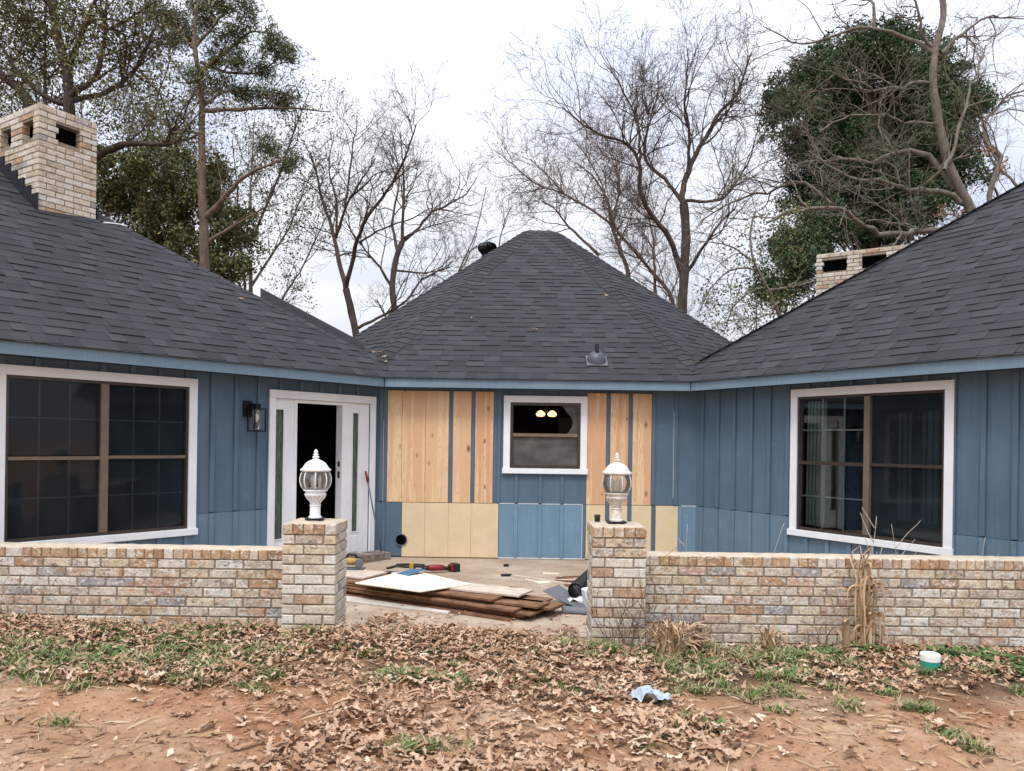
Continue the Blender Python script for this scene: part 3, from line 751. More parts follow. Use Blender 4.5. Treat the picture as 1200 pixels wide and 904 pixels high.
# a low saddle roof behind the left hip
S_pk = np.array([-3.80, 11.5, 3.76]); S_r = np.array([-1.55, 11.5, 2.60]); S_f = np.array([-3.3, 10.0, 2.75]); S_f2 = np.array([-1.2, 10.3, 2.30])
SAD = [S_f2, S_r, S_pk, S_f]

def deck(name, polys, extra=()):
    mb = MB()
    for p in list(polys) + list(extra):
        n = len(p); mb.add([np.array(v) + UZ * -0.012 for v in p], [tuple(range(n))])
    return mb.build(name, 'deck', house)
def tagw(o, s): o['label'] = s; return o
bl = [PL, rid, rid - nL * 6.0 + UZ * (ZE - rid[2]), PL - nL * 6.0 + UZ * (ZE - PL[2])]
be = [KL, PL, PL - nL * 6.0 + UZ * (ZE - PL[2]), KL - nL * 8 ]
brr = [PR, PR - nR * 6 + UZ * (ZE - PR[2]), PR + dR * 6.0 - nR * 6 + UZ * (ZE - PR[2]), PR + dR * 6.0]
bre = [KR, KR - nR * 8, PR - nR * 6 + UZ * (ZE - PR[2]), PR]
roofL = tagw(deck('roof', [L1], [bl, be]), 'shingle roof of the wing with the tall chimney')
roofR = tagw(deck('roof', [R1], [brr, bre]), 'shingle roof of the wing opposite the entrance')
roofC = tagw(deck('roof', CP, [[top(c) for c in C8]]), 'pyramid-like shingle roof over the middle of the house')
roofS = tagw(deck('roof', [SAD], [[S_pk, S_r, S_r + np.array([0, 3, -1.2]), S_pk + np.array([0, 3, -1.2])]]), 'low saddle roof tucked behind the wing with the tall chimney')

def inside_roof_z(p, which):
    """height of the other roofs at plan point p (lower bound used to skip hidden shingles)"""
    z = -9
    x, y = p[0], p[1]
    if which != 'C':
        zs = []
        for P in CP:
            n = plane_from(P[0], P[1], P[2]); zs.append(P[0][2] - (n[0] * (x - P[0][0]) + n[1] * (y - P[0][1])) / n[2])
        zc = min(zs)
        if zc > ZE - 0.2: z = max(z, zc)
    for w, P in (('L', L1), ('R', R1)):
        if which == w: continue
        n = plane_from(P[0], P[1], P[3] if P[3] is not None else P[2])
        z1 = P[0][2] - (n[0] * (x - P[0][0]) + n[1] * (y - P[0][1])) / n[2]
        e = be if w == 'L' else bre
        n = plane_from(e[0], e[1], e[2]); z2 = e[0][2] - (n[0] * (x - e[0][0]) + n[1] * (y - e[0][1])) / n[2]
        if min(z1, z2) > ZE - 0.1: z = max(z, min(z1, z2))
    return z

EXPO = 0.145
def shingles(poly, which, eave0, eave1, over=0.03):
    """list of 6-vertex tabs covering the planar polygon, laid in courses from the eave"""
    poly = [np.array(p, float) for p in poly]
    n = plane_from(poly[0], poly[1], poly[2])
    e = np.array(eave1, float) - np.array(eave0, float); e[2] = 0; e /= np.linalg.norm(e)
    u = np.cross(n, e)
    if u[2] < 0: u = -u
    o = np.array(eave0, float)
    ab = [(np.dot(p - o, e), np.dot(p - o, u)) for p in poly]
    bmax = max(b for a, b in ab)
    def rng_at(b):
        b = min(max(b, 1e-4), bmax - 1e-4); xs = []
        for (a0, b0), (a1, b1) in zip(ab, ab[1:] + ab[:1]):
            if (b0 - b) * (b1 - b) <= 0 and abs(b1 - b0) > 1e-9: xs.append(a0 + (a1 - a0) * (b - b0) / (b1 - b0))
        return (min(xs), max(xs)) if len(xs) >= 2 else (0, 0)
    out = []; k = 0
    while k * EXPO < bmax:
        b0 = k * EXPO - (over if k == 0 else 0); b1 = min((k + 1) * EXPO + 0.004, bmax)
        l0, r0 = rng_at(max(b0, 0)); l1, r1 = rng_at(b1)
        lo, hi = min(l0, l1), max(r0, r1)
        a = lo - random.uniform(0, 0.3); prev = 0
        while a < hi:
            w = random.choice((0.11, 0.15, 0.19, 0.24, 0.30)) * random.uniform(0.9, 1.1)
            th = 0.006 if prev else 0.0125; prev = 1 - prev if random.random() < 0.85 else prev
            th *= random.uniform(0.8, 1.2)
            if a + w > lo:
                q = [max(a, l0), min(a + w, r0), max(a, l1), min(a + w, r1)]
                if q[0] < q[1] - 1e-3 or q[2] < q[3] - 1e-3:
                    if q[0] > q[1]: q[0] = q[1] = (q[0] + q[1]) / 2
                    if q[2] > q[3]: q[2] = q[3] = (q[2] + q[3]) / 2
                    j = random.uniform(-0.002, 0.002)
                    P = [o + e * q[0] + u * (b0 + j) , o + e * q[1] + u * (b0 + j), o + e * q[0] + u * (b0 + j) + n * th, o + e * q[1] + u * (b0 + j) + n * th,
                         o + e * q[2] + u * b1 + n * 0.003, o + e * q[3] + u * b1 + n * 0.003]
                    c = (P[0] + P[5]) / 2
                    if inside_roof_z(c, which) < c[2] + 0.06: out.append((c, P))
            a += w
        k += 1
    return out
TABF = [(2, 3, 5, 4), (0, 1, 3, 2), (0, 2, 4), (1, 5, 3)]
def px_of(p):
    return 600 + 900 * p[0] / p[1], 519 - 900 * (p[2] - 1.48) / p[1]
allt = []
for which, roof, P, e0, e1 in (('L', roofL, L1, KL, eL1), ('R', roofR, R1, KR, eR1), ('C', roofC, CP[0], c0, c1), ('C', roofC, CP[1], c1, c2), ('C', roofC, CP[7], c7, c0), ('S', roofS, SAD, S_f2, S_f)):
    for c, t in shingles(P, which, e0, e1, 0.03 if which != 'S' else 0): allt.append((which, roof, c, t))
vis = []
for i, (w, roof, c, t) in enumerate(allt):
    x, y = px_of(c)
    if -10 < x < 1210 and -10 < y < 904 and np.linalg.norm(t[1] - t[0]) > 0.12: vis.append((c[1], i))
vis.sort(); single = set(i for _, i in vis[:300])
rest = {}
for i, (w, roof, c, t) in enumerate(allt):
    if i in single:
        MB().add(t, TABF).build('shingle', 'shingle', roof, tuple(t[0]))
    else: rest.setdefault(roof.name, (roof, []))[1].append(t)
for nm, (roof, ts) in rest.items():
    mb = MB()
    for t in ts: mb.add(t, TABF)
    tag(mb.build('shingle_field', 'shingle', roof), kind='stuff')
# ridge caps along the visible hips
def caps(roof, a, b, wing=0.15, step=0.145, n1=None, n2=None, lim=None):
    a = np.array(a, float); b = np.array(b, float); d = b - a; L = np.linalg.norm(d); d /= L
    k = 0; 
    s1 = np.cross(n1, d); s2 = np.cross(d, n2)
    if s1[2] > 0: s1 = -s1
    if s2[2] > 0: s2 = -s2
    t = 0.0
    while t < L:
        p = a + d * t; q = a + d * min(t + step * 1.25, L + 0.05)
        if inside_roof_z(p, lim) < p[2] + 0.03:
            h0, h1 = 0.020, 0.007
            up = (np.array(n1) + np.array(n2)); up /= np.linalg.norm(up)
            v = [p + up * h0, p + s1 * wing + up * h0 * .8, p + s2 * wing + up * h0 * .8, q + up * h1, q + s1 * wing + up * h1 * .8, q + s2 * wing + up * h1 * .8, p - up * 0.004, p + s1 * wing - up * .004, p + s2 * wing - up * .004]
            MB().add(v, [(0, 3, 4, 1), (0, 2, 5, 3), (1, 7, 6, 0), (0, 6, 8, 2), (1, 4, 7), (2, 8, 5)]).build('ridge_cap', 'shingle', roof, tuple(p))
        t += step
def pn(P): return plane_from(P[0], P[1], P[2])
caps(roofC, c0, top(c0), 0.15, 0.145, pn(CP[0]), pn(CP[7]), 'C')
caps(roofC, c1, top(c1), 0.15, 0.145, pn(CP[0]), pn(CP[1]), 'C')
caps(roofC, top(c0), top(c1), 0.15, 0.145, pn(CP[0]), pn(CP[4]), 'C')
caps(roofC, c7, top(c7), 0.12, 0.145, pn(CP[7]), pn(CP[6]), 'C')
caps(roofC, c2, top(c2), 0.12, 0.145, pn(CP[1]), pn(CP[2]), 'C')
caps(roofL, KL, KL + (PL - KL) * 0.93, 0.10, 0.145, plane_from(L1[0], L1[1], L1[3]), plane_from(*be[:3]), 'L')
caps(roofR, KR, KR + (PR - KR) * 0.93, 0.10, 0.145, plane_from(R1[0], R1[1], R1[3]), plane_from(*bre[:3]), 'R')

# ------------------------------------------------------------------ bricks
BR_L, BR_H, JT = 0.203, 0.0677, 0.0095
_bm = {}
def brick_mesh(l, h, d, mat, k):
    key = (round(l, 3), round(h, 3), round(d, 3), mat, k)
    if key not in _bm:
        r = random.Random(hash(key) & 0xffff); c = 0.0045
        j = lambda a: a + r.uniform(-0.0016, 0.0016)
        x, z = l / 2, h / 2
        vs = [(-x, d, -z), (x, d, -z), (x, d, z), (-x, d, z)]
        vs += [(j(-x), 0.005, j(-z)), (j(x), 0.005, j(-z)), (j(x), 0.005, j(z)), (j(-x), 0.005, j(z))]
        vs += [(j(-x + c), 0, j(-z + c)), (j(x - c), 0, j(-z + c)), (j(x - c), 0, j(z - c)), (j(-x + c), 0, j(z - c))]
        fs = [(8, 9, 10, 11), (3, 2, 1, 0)]
        for a in (0, 4):
            for i in range(4): fs.append((a + i, a + (i + 1) % 4, a + 4 + (i + 1) % 4, a + 4 + i))
        mb = MB(); mb.add(vs, fs); _bm[key] = mb.mesh('brick', mat)
    return _bm[key]
def lay(parent, o, e, a0, a1, z, h, mat, depth=0.095, out=0.0, name='brick'):
    """one brick whose face spans a0..a1 along e at height z..z+h; the face looks to the right-hand side of e"""
    o = np.array(o, float); e = np.array(e, float); nrm = np.array([e[1], -e[0], 0])
    p = o + e * (a0 + a1) / 2 + nrm * (out + random.uniform(-0.0015, 0.003)) + UZ * (z + h / 2)
    ob = bpy.data.objects.new(name, brick_mesh(round((a1 - a0) / 0.004) * 0.004, h, depth, mat, random.randrange(3)))
    col.objects.link(ob); put(ob, tuple(p), parent, math.atan2(e[1], e[0]) + random.uniform(-0.004, 0.004))
    return ob
def course(parent, o, e, s0, s1, z, mat, start, holes=(), depth=0.095, mod=BR_L, h=BR_H - JT):
    a = s0; first = start; pend = 0
    while a < s1 - 0.012:
        w = mod if first is None else first; first = None
        if pend: w, pend = pend, 0
        elif random.random() < 0.05 and w > 0.15: pend = w * 0.46; w = w * 0.54
        b = min(a + w, s1)
        if s1 - b < 0.03: b = s1
        segs = [(a, b - JT if b < s1 else b)]
        for (h0, h1, hz0, hz1) in holes:
            if z + h > hz0 + 0.01 and z < hz1 - 0.01:
                ns = []
                for (p, q) in segs:
                    if q <= h0 or p >= h1: ns.append((p, q))
                    else:
                        if p < h0 - 0.015: ns.append((p, h0))
                        if q > h1 + 0.015: ns.append((h1, q))
                segs = ns
        for p, q in segs:
            if q - p > 0.02: lay(parent, o, e, p, q, z, h, mat, depth)
        a = b
def face(parent, o, e, s0, s1, z0, z1, mat, holes=(), depth=0.095, offs=(None, BR_L / 2), mod=BR_L):
    n = int(round((z1 - z0) / BR_H)); k = 0
    for i in range(n):
        st = offs[i % 2]
        course(parent, o, e, s0, s1, z1 - (i + 1) * BR_H + JT / 2, mat, st, holes, depth, mod)

# garden walls either side of the gap
def garden_wall(x0, x1, ztop, ncourse, label):
    yF, th = 5.45, 0.21
    w = empty('brick_wall', ((x0 + x1) / 2, yF + th / 2, ztop - 0.075 - ncourse * BR_H), label, 'brick wall', 'low brick garden walls')
    zb = ztop - 0.075
    mb = MB(); mb.b2((x0, yF + 0.007, zb - ncourse * BR_H - 0.05), (x1, yF + th, ztop - 0.012)); mb.build('mortar_core', 'mortar', w)
    for i in range(ncourse):
        off = BR_L if i % 2 else BR_L / 2
        course(w, (0, yF, 0), (1, 0, 0), x0, x1, zb - (i + 1) * BR_H + JT / 2, 'brick', off - 0.03 + 0.02 * ((i * 7) % 4))
    a = x0
    while a < x1 - 0.02:
        p = random.choice((0.064, 0.067, 0.07)) if random.random() > 0.05 else 0.125
        b = min(a + p, x1)
        ob = lay(w, (0, yF, 0), (1, 0, 0), a, b - 0.006, zb + 0.003, 0.068, 'brick_cap', 0.2, 0.002)
        a = b
    mb = MB(); n = int((x1 - x0) / 0.05)
    xs = np.linspace(x0 + 0.004, x1 - 0.004, n)
    vs = []
    for x in xs:
        vs += [(x, yF + 0.006 + random.uniform(-.004, .004), ztop - 0.006), (x, yF + 0.05, ztop + random.uniform(0.0, .004)), (x, yF + th - 0.02, ztop + random.uniform(0.0, .004)), (x, yF + th + random.uniform(-.003, .003), ztop - 0.008)]
    mb.add(vs, [(i * 4 + k, (i + 1) * 4 + k, (i + 1) * 4 + k + 1, i * 4 + k + 1) for i in range(n - 1) for k in range(3)])
    mb.build('mortar_wash', 'mortar_wash', w, None, True)
    return w
garden_wall(-4.6, -1.549, 0.695, 9, 'low reclaimed-brick wall running under the wide dark two-sash window')
garden_wall(0.922, 4.7, 0.695, 10, 'low reclaimed-brick wall with dry stalks and a paint tub at its foot')

def pillar(x0, x1, ztop, label):
    y0, d = 5.2, 0.36; n = 12
    zc = ztop - 0.078
    p = empty('brick_pillar', ((x0 + x1) / 2, y0 + d / 2, zc - n * BR_H), label, 'brick pillar', 'brick pillars beside the courtyard gap')
    mb = MB(); mb.b2((x0 + 0.008, y0 + 0.008, zc - n * BR_H - .05), (x1 - 0.008, y0 + d - 0.008, ztop - 0.01)); mb.build('mortar_core', 'mortar', p)
    W_ = x1 - x0
    for i in range(n):
        z = zc - (i + 1) * BR_H + JT / 2; h = BR_H - JT
        mat = 'brick_pale' if i > 1 else 'brick'
        cuts = [0, .088, .283, W_] if i % 2 == 0 else [0, W_ * 0.41, W_]
        for a, b in zip(cuts[:-1], cuts[1:]): lay(p, (x0, y0, 0), (1, 0, 0), a, b - (JT if b < W_ else 0), z, h, mat)
        for (o, e) in (((x1, y0 + 0.096, 0), (0, 1, 0)), ((x0, y0 + d, 0), (0, -1, 0))):
            dd = d - 0.096; cuts = [0, 0.11, dd] if i % 2 else [0, 0.175, dd]
            for a, b in zip(cuts[:-1], cuts[1:]): lay(p, o, e, a + (0.004 if a == 0 else 0), b - (JT if b < dd else 0), z, h, mat, 0.08)
    k = 5
    for i in range(k):
        a = W_ * i / k; b = W_ * (i + 1) / k - (0.007 if i < k - 1 else 0); lay(p, (x0, y0, 0), (1, 0, 0), a, b, zc + 0.003, 0.068, 'brick_cap', 0.2, 0.003)
    for (o, e) in (((x1, y0 + 0.2, 0), (0, 1, 0)), ((x0, y0 + d, 0), (0, -1, 0))):
        for a, b in ((0.002, 0.05), (0.057, 0.105), (0.112, 0.158)): lay(p, o, e, a, b, zc + 0.003, 0.068, 'brick_cap', 0.1, 0.002)
    mb = MB(); m = 10
    vs = [(x0 + 0.004 + (W_ - .008) * i / m, y0 + 0.004 + (d - .008) * j / m, ztop - 0.006 + (0.006 + random.uniform(0, .006) if 0 < i < m and 0 < j < m else random.uniform(-.002, .001))) for j in range(m + 1) for i in range(m + 1)]
    mb.add(vs, [(j * 11 + i, j * 11 + i + 1, (j + 1) * 11 + i + 1, (j + 1) * 11 + i) for j in range(m) for i in range(m)])
    mb.build('mortar_wash', 'mortar_wash', p, None, True)
pillar(-1.545, -1.185, 0.915, 'brick pillar topped by the clean white lantern in front of the open door')
pillar(0.557, 0.920, 0.922, 'brick pillar overgrown with bare vine twigs under the weathered lantern')

# ------------------------------------------------------------------ chimneys
def chimney(parent, o, e, wE, wN, ztop, zvis, zbase, holesE, holesN, nm):
    """o: corner where the two visible faces meet; e: along the right face; the left face goes back along nb"""
    o = np.array(o, float); e = np.array(e, float); e /= np.linalg.norm(e); nb = np.array([-e[1], e[0], 0])   # away from the right face's normal
    c = o + e * wE / 2 + nb * wN / 2
    g = 0.008
    hz0 = min([h[2] for h in holesE + holesN]); hz1 = max([h[3] for h in holesE + holesN])
    ax = (e, nb, UZ)
    mb = MB(); mb.box(c + UZ * (zbase + hz0) / 2, (wE - 2 * g, wN - 2 * g, hz0 - zbase), ax); mb.box(c + UZ * ((hz1 + ztop) / 2 - 0.004), (wE - 2 * g, wN - 2 * g, ztop - hz1 - 0.008), ax)
    ch = mb.build('chimney', 'mortar', parent); tag(ch, nm)
    mb = MB(); mb.box(c + UZ * (hz0 + hz1) / 2, (wE - 0.2, wN - 0.2, hz1 - hz0 - 0.004), ax); mb.build('flue_void', 'void', ch)  # solid black box stands in for the shade inside the flue
    off = math.ceil((ztop - zvis) / BR_H) * BR_H
    face(ch, o, e, 0, wE, ztop - off, ztop, 'brick_pale', holesE)
    o2 = o + nb * wN
    face(ch, o2, -nb, 0, wN - 0.097, ztop - off, ztop, 'brick_pale', [(wN - b, wN - a, z0, z1) for a, b, z0, z1 in holesN], 0.09, (BR_L / 2, None))
    mb = MB(); mb.box(c + UZ * (ztop + 0.004), (wE - 0.02, wN - 0.02, 0.012), ax); mb.build('crown', 'mortar_wash', ch)
    return ch
eC = np.array([0.52, 0.854, 0.0]); eC /= np.linalg.norm(eC)
hzL = (4.865, 5.068)
ch1 = chimney(house, (-5.37, 8.63, 0), eC, 0.67, 1.45, 5.225 + 0.0677 * 0 , 3.75, 2.3,
        [(0.22, 0.47) + hzL], [(0.12, 0.36) + hzL, (0.60, 0.84) + hzL, (1.08, 1.3) + hzL], 'tall reclaimed-brick chimney with square flue openings')
ch2 = chimney(house, (5.345, 13.6, 0), (0.84, -0.54, 0), 1.75, 0.8, 4.875, 3.8, -0.05,
        [(0.12, 0.50, 4.56, 4.768), (0.74, 1.12, 4.56, 4.768), (1.36, 1.7, 4.56, 4.768)], [(0.2, 0.6, 4.56, 4.768)], 'wide low brick chimney half hidden behind the roof slope')
# stepped dark flashing where the tall chimney meets the slope
nL1 = plane_from(L1[0], L1[1], L1[3])
def roofz(x, y, P0=L1[0], n=nL1): return P0[2] - (n[0] * (x - P0[0]) + n[1] * (y - P0[1])) / n[2]
oC = np.array([-5.37, 8.63, 0]); nb = np.array([-eC[1], eC[0], 0]); 
mb = MB()
st = 9
for i in range(st):
    a0, a1 = -0.03 + 0.152 * i, -0.03 + 0.152 * (i + 1)
    p = oC + nb * (a0 + a1) / 2 - eC * 0.012
    zlo = roofz(*(oC + nb * a0)[:2]) - 0.05; zhi = roofz(*(oC + nb * a1)[:2]) + 0.11
    mb.box(p + UZ * (zlo + zhi) / 2, (0.016, 0.152, zhi - zlo), (eC, nb, UZ))
mb.build('step_flashing', 'flash', roofL)
mb = MB(); pa = oC - nb * 0.012; z0 = roofz(*pa[:2]); pb = oC + eC * 0.685 - nb * 0.012; z1 = roofz(*pb[:2])
mb.add([pa + UZ * (z0 - .03), pb + UZ * (z1 - .03), pb + UZ * (z1 + 0.02), pa + UZ * (z0 + 0.02), pa - nb * .06 + UZ * (z0 - .03), pb - nb * 0.06 + UZ * (z1 - .03)], [(0, 1, 2, 3), (3, 2, 5, 4), (4, 5, 1, 0)])
mb.box(pb + nb * 0.08 + eC * 0.004 + UZ * (z1 + 0.06), (0.02, 0.16, 0.2), (eC, nb, UZ))
mb.build('apron_flashing', 'flash', roofL)
mb = MB(); q = oC + eC * 0.73 - nb * 0.06
pts = [q + eC * t + nb * (0.02 * math.sin(t * 9)) for t in np.linspace(0, 0.30, 7)]
mb.tube([p + UZ * (roofz(*p[:2]) + 0.016) for p in pts], 0.011, 6); mb.build('caulk_strip', 'caulk', roofL)

# ------------------------------------------------------------------ roof vents
nC0 = pn(CP[0])
def rzC(x, y): return ZE - (nC0[0] * (x - c0[0]) + nC0[1] * (y - c0[1])) / nC0[2]
eU = np.array([1.0, 0, 0]); uU = np.cross(nC0, eU); uU = uU if uU[2] > 0 else -uU
vx, vy = 1.075, 9.90; vb = np.array([vx, vy, rzC(vx, vy)])
mb = MB(); mb.box(vb + nC0 * 0.02, (0.27, 0.26, 0.006), (eU, uU, nC0)); boot = mb.build('pipe_boot', 'grey_metal', roofC); tag(boot, 'grey vent pipe boot low on the middle roof')
mb = MB(); n = 20; vs = []
for r, h in ((0.125, 0.022), (0.118, 0.05), (0.085, 0.10), (0.04, 0.13), (0.033, 0.13)):
    for i in range(n):
        a = 2 * math.pi * i / n; vs.append(vb + eU * r * math.cos(a) + uU * (r * math.sin(a) + h * 0.3) + nC0 * h)
mb.add(vs, [(j * n + i, j * n + (i + 1) % n, (j + 1) * n + (i + 1) % n, (j + 1) * n + i) for j in range(4) for i in range(n)])
mb.build('cone', 'blue_grey_metal', boot, None, True)
mb = MB(); mb.tube([vb + nC0 * 0.06 + uU * .02, vb + nC0 * 0.06 + uU * .02 + UZ * 0.17], 0.024, 12); mb.build('pipe', 'flash', boot)
# finned black turbine vent behind the far hip
tv = np.array([-0.50, 14.0, 0]); tv[2] = 4.55
mb = MB(); mb.lathe([(0.10, 0.0), (0.10, 0.35), (0.12, 0.36)], 16, tuple(tv)); turb = mb.build('turbine_vent', 'black_metal', roofC)
mb = MB()
for i in range(22):
    a = 2 * math.pi * i / 22; ca, sa = math.cos(a), math.sin(a); cb, sb = math.cos(a + .22), math.sin(a + .22)
    pr = [(0.10, 0.36), (0.165, 0.42), (0.18, 0.48), (0.155, 0.54), (0.07, 0.575)]
    vs = []
    for r, z in pr: vs += [tv + np.array([r * ca, r * sa, z]), tv + np.array([r * .86 * cb, r * .86 * sb, z])]
    mb.add(vs, [(k * 2, k * 2 + 1, k * 2 + 3, k * 2 + 2) for k in range(4)])
mb.lathe([(0.08, 0.565), (0.05, 0.585), (0.0, 0.59)], 16, tuple(tv)); mb.build('fin_head', 'black_metal', turb)
# bent metal in the valley on the right
mb = MB(); vq = []
for (x, y, w) in ((2.40, 9.85, 0.06), (2.75, 10.25, 0.10), (3.05, 10.6, 0.12)):
    zz = max(inside_roof_z((x, y), 'S'), ZE) + 0.025
    vq += [(x - w, y + w * 0.3, zz + w * .25), (x, y, zz), (x + w, y - w * 0.1, zz + w * .3)]
mb.add(vq, [(i * 3 + k, i * 3 + k + 1, (i + 1) * 3 + k + 1, (i + 1) * 3 + k) for i in range(2) for k in range(2)]); mb.build('valley_flashing', 'blue_grey_metal', roofR)

# ------------------------------------------------------------------ lanterns
def post_lantern(x, y, z, mat, label):
    L = empty('post_lantern', (x, y, z), label, 'lantern')
    c = (x, y, z)
    mb = MB(); mb.box((x, y, z + 0.006), (0.125, 0.10, 0.012), ((0.99, .12, 0), (-.12, .99, 0), (0, 0, 1))); mb.build('base_plate', 'black_metal', L)
    mb = MB(); mb.lathe([(0.045, 0.012), (0.045, 0.022), (0.037, 0.026), (0.036, 0.095), (0.042, 0.10), (0.026, 0.108)], 16, c); mb.build('fitter', mat, L, None, False)
    mb = MB(); mb.lathe([(0.026, 0.105), (0.028, 0.115), (0.045, 0.148), (0.062, 0.166), (0.074, 0.170), (0.076, 0.180), (0.066, 0.186), (0.070, 0.196), (0.083, 0.202), (0.083, 0.210), (0.078, 0.212)], 24, c); mb.build('collar', mat, L)
    mb = MB()
    for i in range(8):
        a = 2 * math.pi * i / 8
        mb.tube([(x + r * math.cos(a), y + r * math.sin(a), z + h) for r, h in ((0.030, 0.108), (0.040, 0.130), (0.060, 0.150), (0.071, 0.168))], 0.005, 5)
    mb.build('collar_rib', mat, L)
    gp = [(0.078, 0.210), (0.094, 0.235), (0.103, 0.265), (0.103, 0.290), (0.096, 0.318), (0.086, 0.338)]
    mb = MB(); n = 28; a = np.linspace(0, 2 * math.pi, n, endpoint=False); vs = []
    for r, h in gp: vs += [(x + r * math.cos(t), y + r * math.sin(t), z + h) for t in a]
    mb.add(vs, [(j * n + i, j * n + (i + 1) % n, (j + 1) * n + (i + 1) % n, (j + 1) * n + i) for j in range(len(gp) - 1) for i in range(n)])
    mb.build('glass_globe', 'globe', L, None, True)
    for i in range(8):
        t = 2 * math.pi * (i + 0.3) / 8
        mb = MB(); mb.tube([(x + (r + .003) * math.cos(t), y + (r + .003) * math.sin(t), z + h) for r, h in gp], 0.0045, 5); mb.build('rib', mat, L, None, True)
    mb = MB(); mb.lathe([(0.086, 0.334), (0.092, 0.336), (0.104, 0.341), (0.106, 0.349), (0.099, 0.356), (0.088, 0.364), (0.080, 0.379), (0.066, 0.397), (0.046, 0.411), (0.030, 0.416), (0.0, 0.417)], 28, c); mb.build('cap', mat, L, None, True)
    mb = MB(); mb.lathe([(0.026, 0.414), (0.029, 0.420), (0.017, 0.427), (0.016, 0.431), (0.024, 0.436), (0.024, 0.441), (0.013, 0.446), (0.019, 0.453), (0.018, 0.458), (0.010, 0.463), (0.015, 0.470), (0.013, 0.479), (0.007, 0.486), (0.004, 0.492)], 16, c); mb.build('finial', mat, L, None, False)
    for i in range(3):
        t = 2 * math.pi * i / 3 + 0.5; px, py = x + 0.03 * math.cos(t), y + 0.03 * math.sin(t)
        mb = MB(); mb.lathe([(0.010, 0.212), (0.010, 0.255), (0.012, 0.262), (0.014, 0.28), (0.008, 0.300), (0.002, 0.312)], 10, (px, py, z)); mb.build('candle_bulb', 'bulb_off', L, None, True)
    mb = MB(); mb.lathe([(0.07, 0.212), (0.05, 0.222), (0.0, 0.224)], 16, c); mb.build('lamp_pan', mat, L)
post_lantern(-1.372, 5.38, 0.923, 'white', 'clean white post lantern with glass globe in front of the open doorway')
post_lantern(0.738, 5.38, 0.930, 'white_old', 'weathered white post lantern with dirty globe on the vine-covered pillar')
# small dark jar at the back corner of the right pillar
jar = empty('jar', (0.615, 5.47, 0.926), 'small dark jar on the rear corner of the vine-covered pillar', 'jar')
mb = MB(); mb.lathe([(0.016, 0), (0.020, 0.004), (0.020, 0.03), (0.016, 0.034)], 14, (0.615, 5.47, 0.926)); mb.build('body', 'black', jar)
mb = MB(); mb.lathe([(0.022, 0.034), (0.022, 0.048), (0.018, 0.051)], 14, (0.615, 5.47, 0.926)); mb.build('lid', 'bronze', jar)

# black box lantern on the left wall
bx = W('L', 1.86, 0.03, 1.56)
WLn = empty('wall_lantern', tuple(bx), 'black box-frame wall lantern beside the entrance', 'lantern')
def lb(name, mat, s0, s1, o0, o1, z0, z1): return wbox(name, mat, WLn, 'L', s0, s1, o0, o1, z0, z1)
lb('back_plate', 'black_metal', 1.83, 1.93, 0.028, 0.045, 1.72, 1.895)
lb('arm', 'black_metal', 1.80, 1.87, 0.045, 0.13, 1.84, 1.865)
cs = ((1.765, 0.07), (1.765, 0.20), (1.895, 0.07), (1.895, 0.20))
for s, o in cs: lb('cage_bar', 'black_metal', s - 0.006, s + 0.006, o - 0.006, o + 0.006, 1.565, 1.805)
for z in (1.56, 1.80):
    lb('cage_rail', 'black_metal', 1.759, 1.901, 0.064, 0.076, z, z + 0.012); lb('cage_rail', 'black_metal', 1.759, 1.901, 0.194, 0.206, z, z + 0.012)
    lb('cage_rail', 'black_metal', 1.759, 1.771, 0.076, 0.194, z, z + 0.012); lb('cage_rail', 'black_metal', 1.889, 1.901, 0.076, 0.194, z, z + 0.012)
lb('cap', 'black_metal', 1.80, 1.86, 0.105, 0.165, 1.812, 1.86)
mb = MB(); mb.lathe([(0.045, 0.0), (0.045, 0.21)], 16, tuple(W('L', 1.83, 0.135, 1.585))); mb.build('glass', 'globe', WLn, None, True)
mb = MB(); mb.lathe([(0.012, 0.0), (0.022, 0.03), (0.026, 0.06), (0.014, 0.09)], 10, tuple(W('L', 1.83, 0.135, 1.66))); mb.build('bulb', 'bulb_off', WLn, None, True)

# ------------------------------------------------------------------ things on the patio
def quadprism(name, mat, pts, z0, z1, label, cat, group=None, bevel=0.0):
    mb = MB(); mb.prism([tuple(p) for p in pts], z0, z1)
    a = np.array(pts); o = mb.build(name, mat, None, (a[:, 0].mean(), a[:, 1].mean(), z0), False, bevel)
    return tag(o, label, cat, group)
SE = np.array([0.872, -0.489]); SN = np.array([0.489, 0.872]); S0 = np.array([-1.95, 7.52])
def board(t0, t1, n0, n1, z, th, mat, label, group, skew=0.0):
    c, s = math.cos(skew), math.sin(skew); e = np.array([SE[0] * c - SE[1] * s, SE[0] * s + SE[1] * c]); n = np.array([-e[1], e[0]])
    pts = [S0 + e * t0 + n * n0, S0 + e * t1 + n * n0, S0 + e * t1 + n * n1, S0 + e * t0 + n * n1]
    return quadprism('board', mat, pts, z, z + th, label, 'board', group, 0.002)
lay_ = [(0, 2.27, -0.02, 0.20, 0), (0.05, 2.30, 0.23, 0.50, 0), (0, 2.36, 0.02, 0.26, 1), (0.1, 2.34, 0.28, 0.52, 1), (-0.1, 2.44, -0.03, 0.24, 2), (0, 2.50, 0.26, 0.50, 2),
        (0, 2.30, 0.01, 0.22, 3), (0.1, 2.52, 0.25, 0.49, 3), (0.0, 2.46, 0.00, 0.25, 4), (0.0, 2.40, 0.27, 0.50, 4), (0.05, 2.05, 0.00, 0.26, 5), (0.0, 2.10, 0.28, 0.53, 5)]
for t0, t1, n0, n1, k in lay_:
    board(t0, t1, n0 + random.uniform(-.015, .015), n1, 0.002 + 0.0245 * k, 0.0185, 'plank_old', 'old brown wood board in the stack under the cream panel', 'stacked brown boards', random.uniform(-.03, .03))
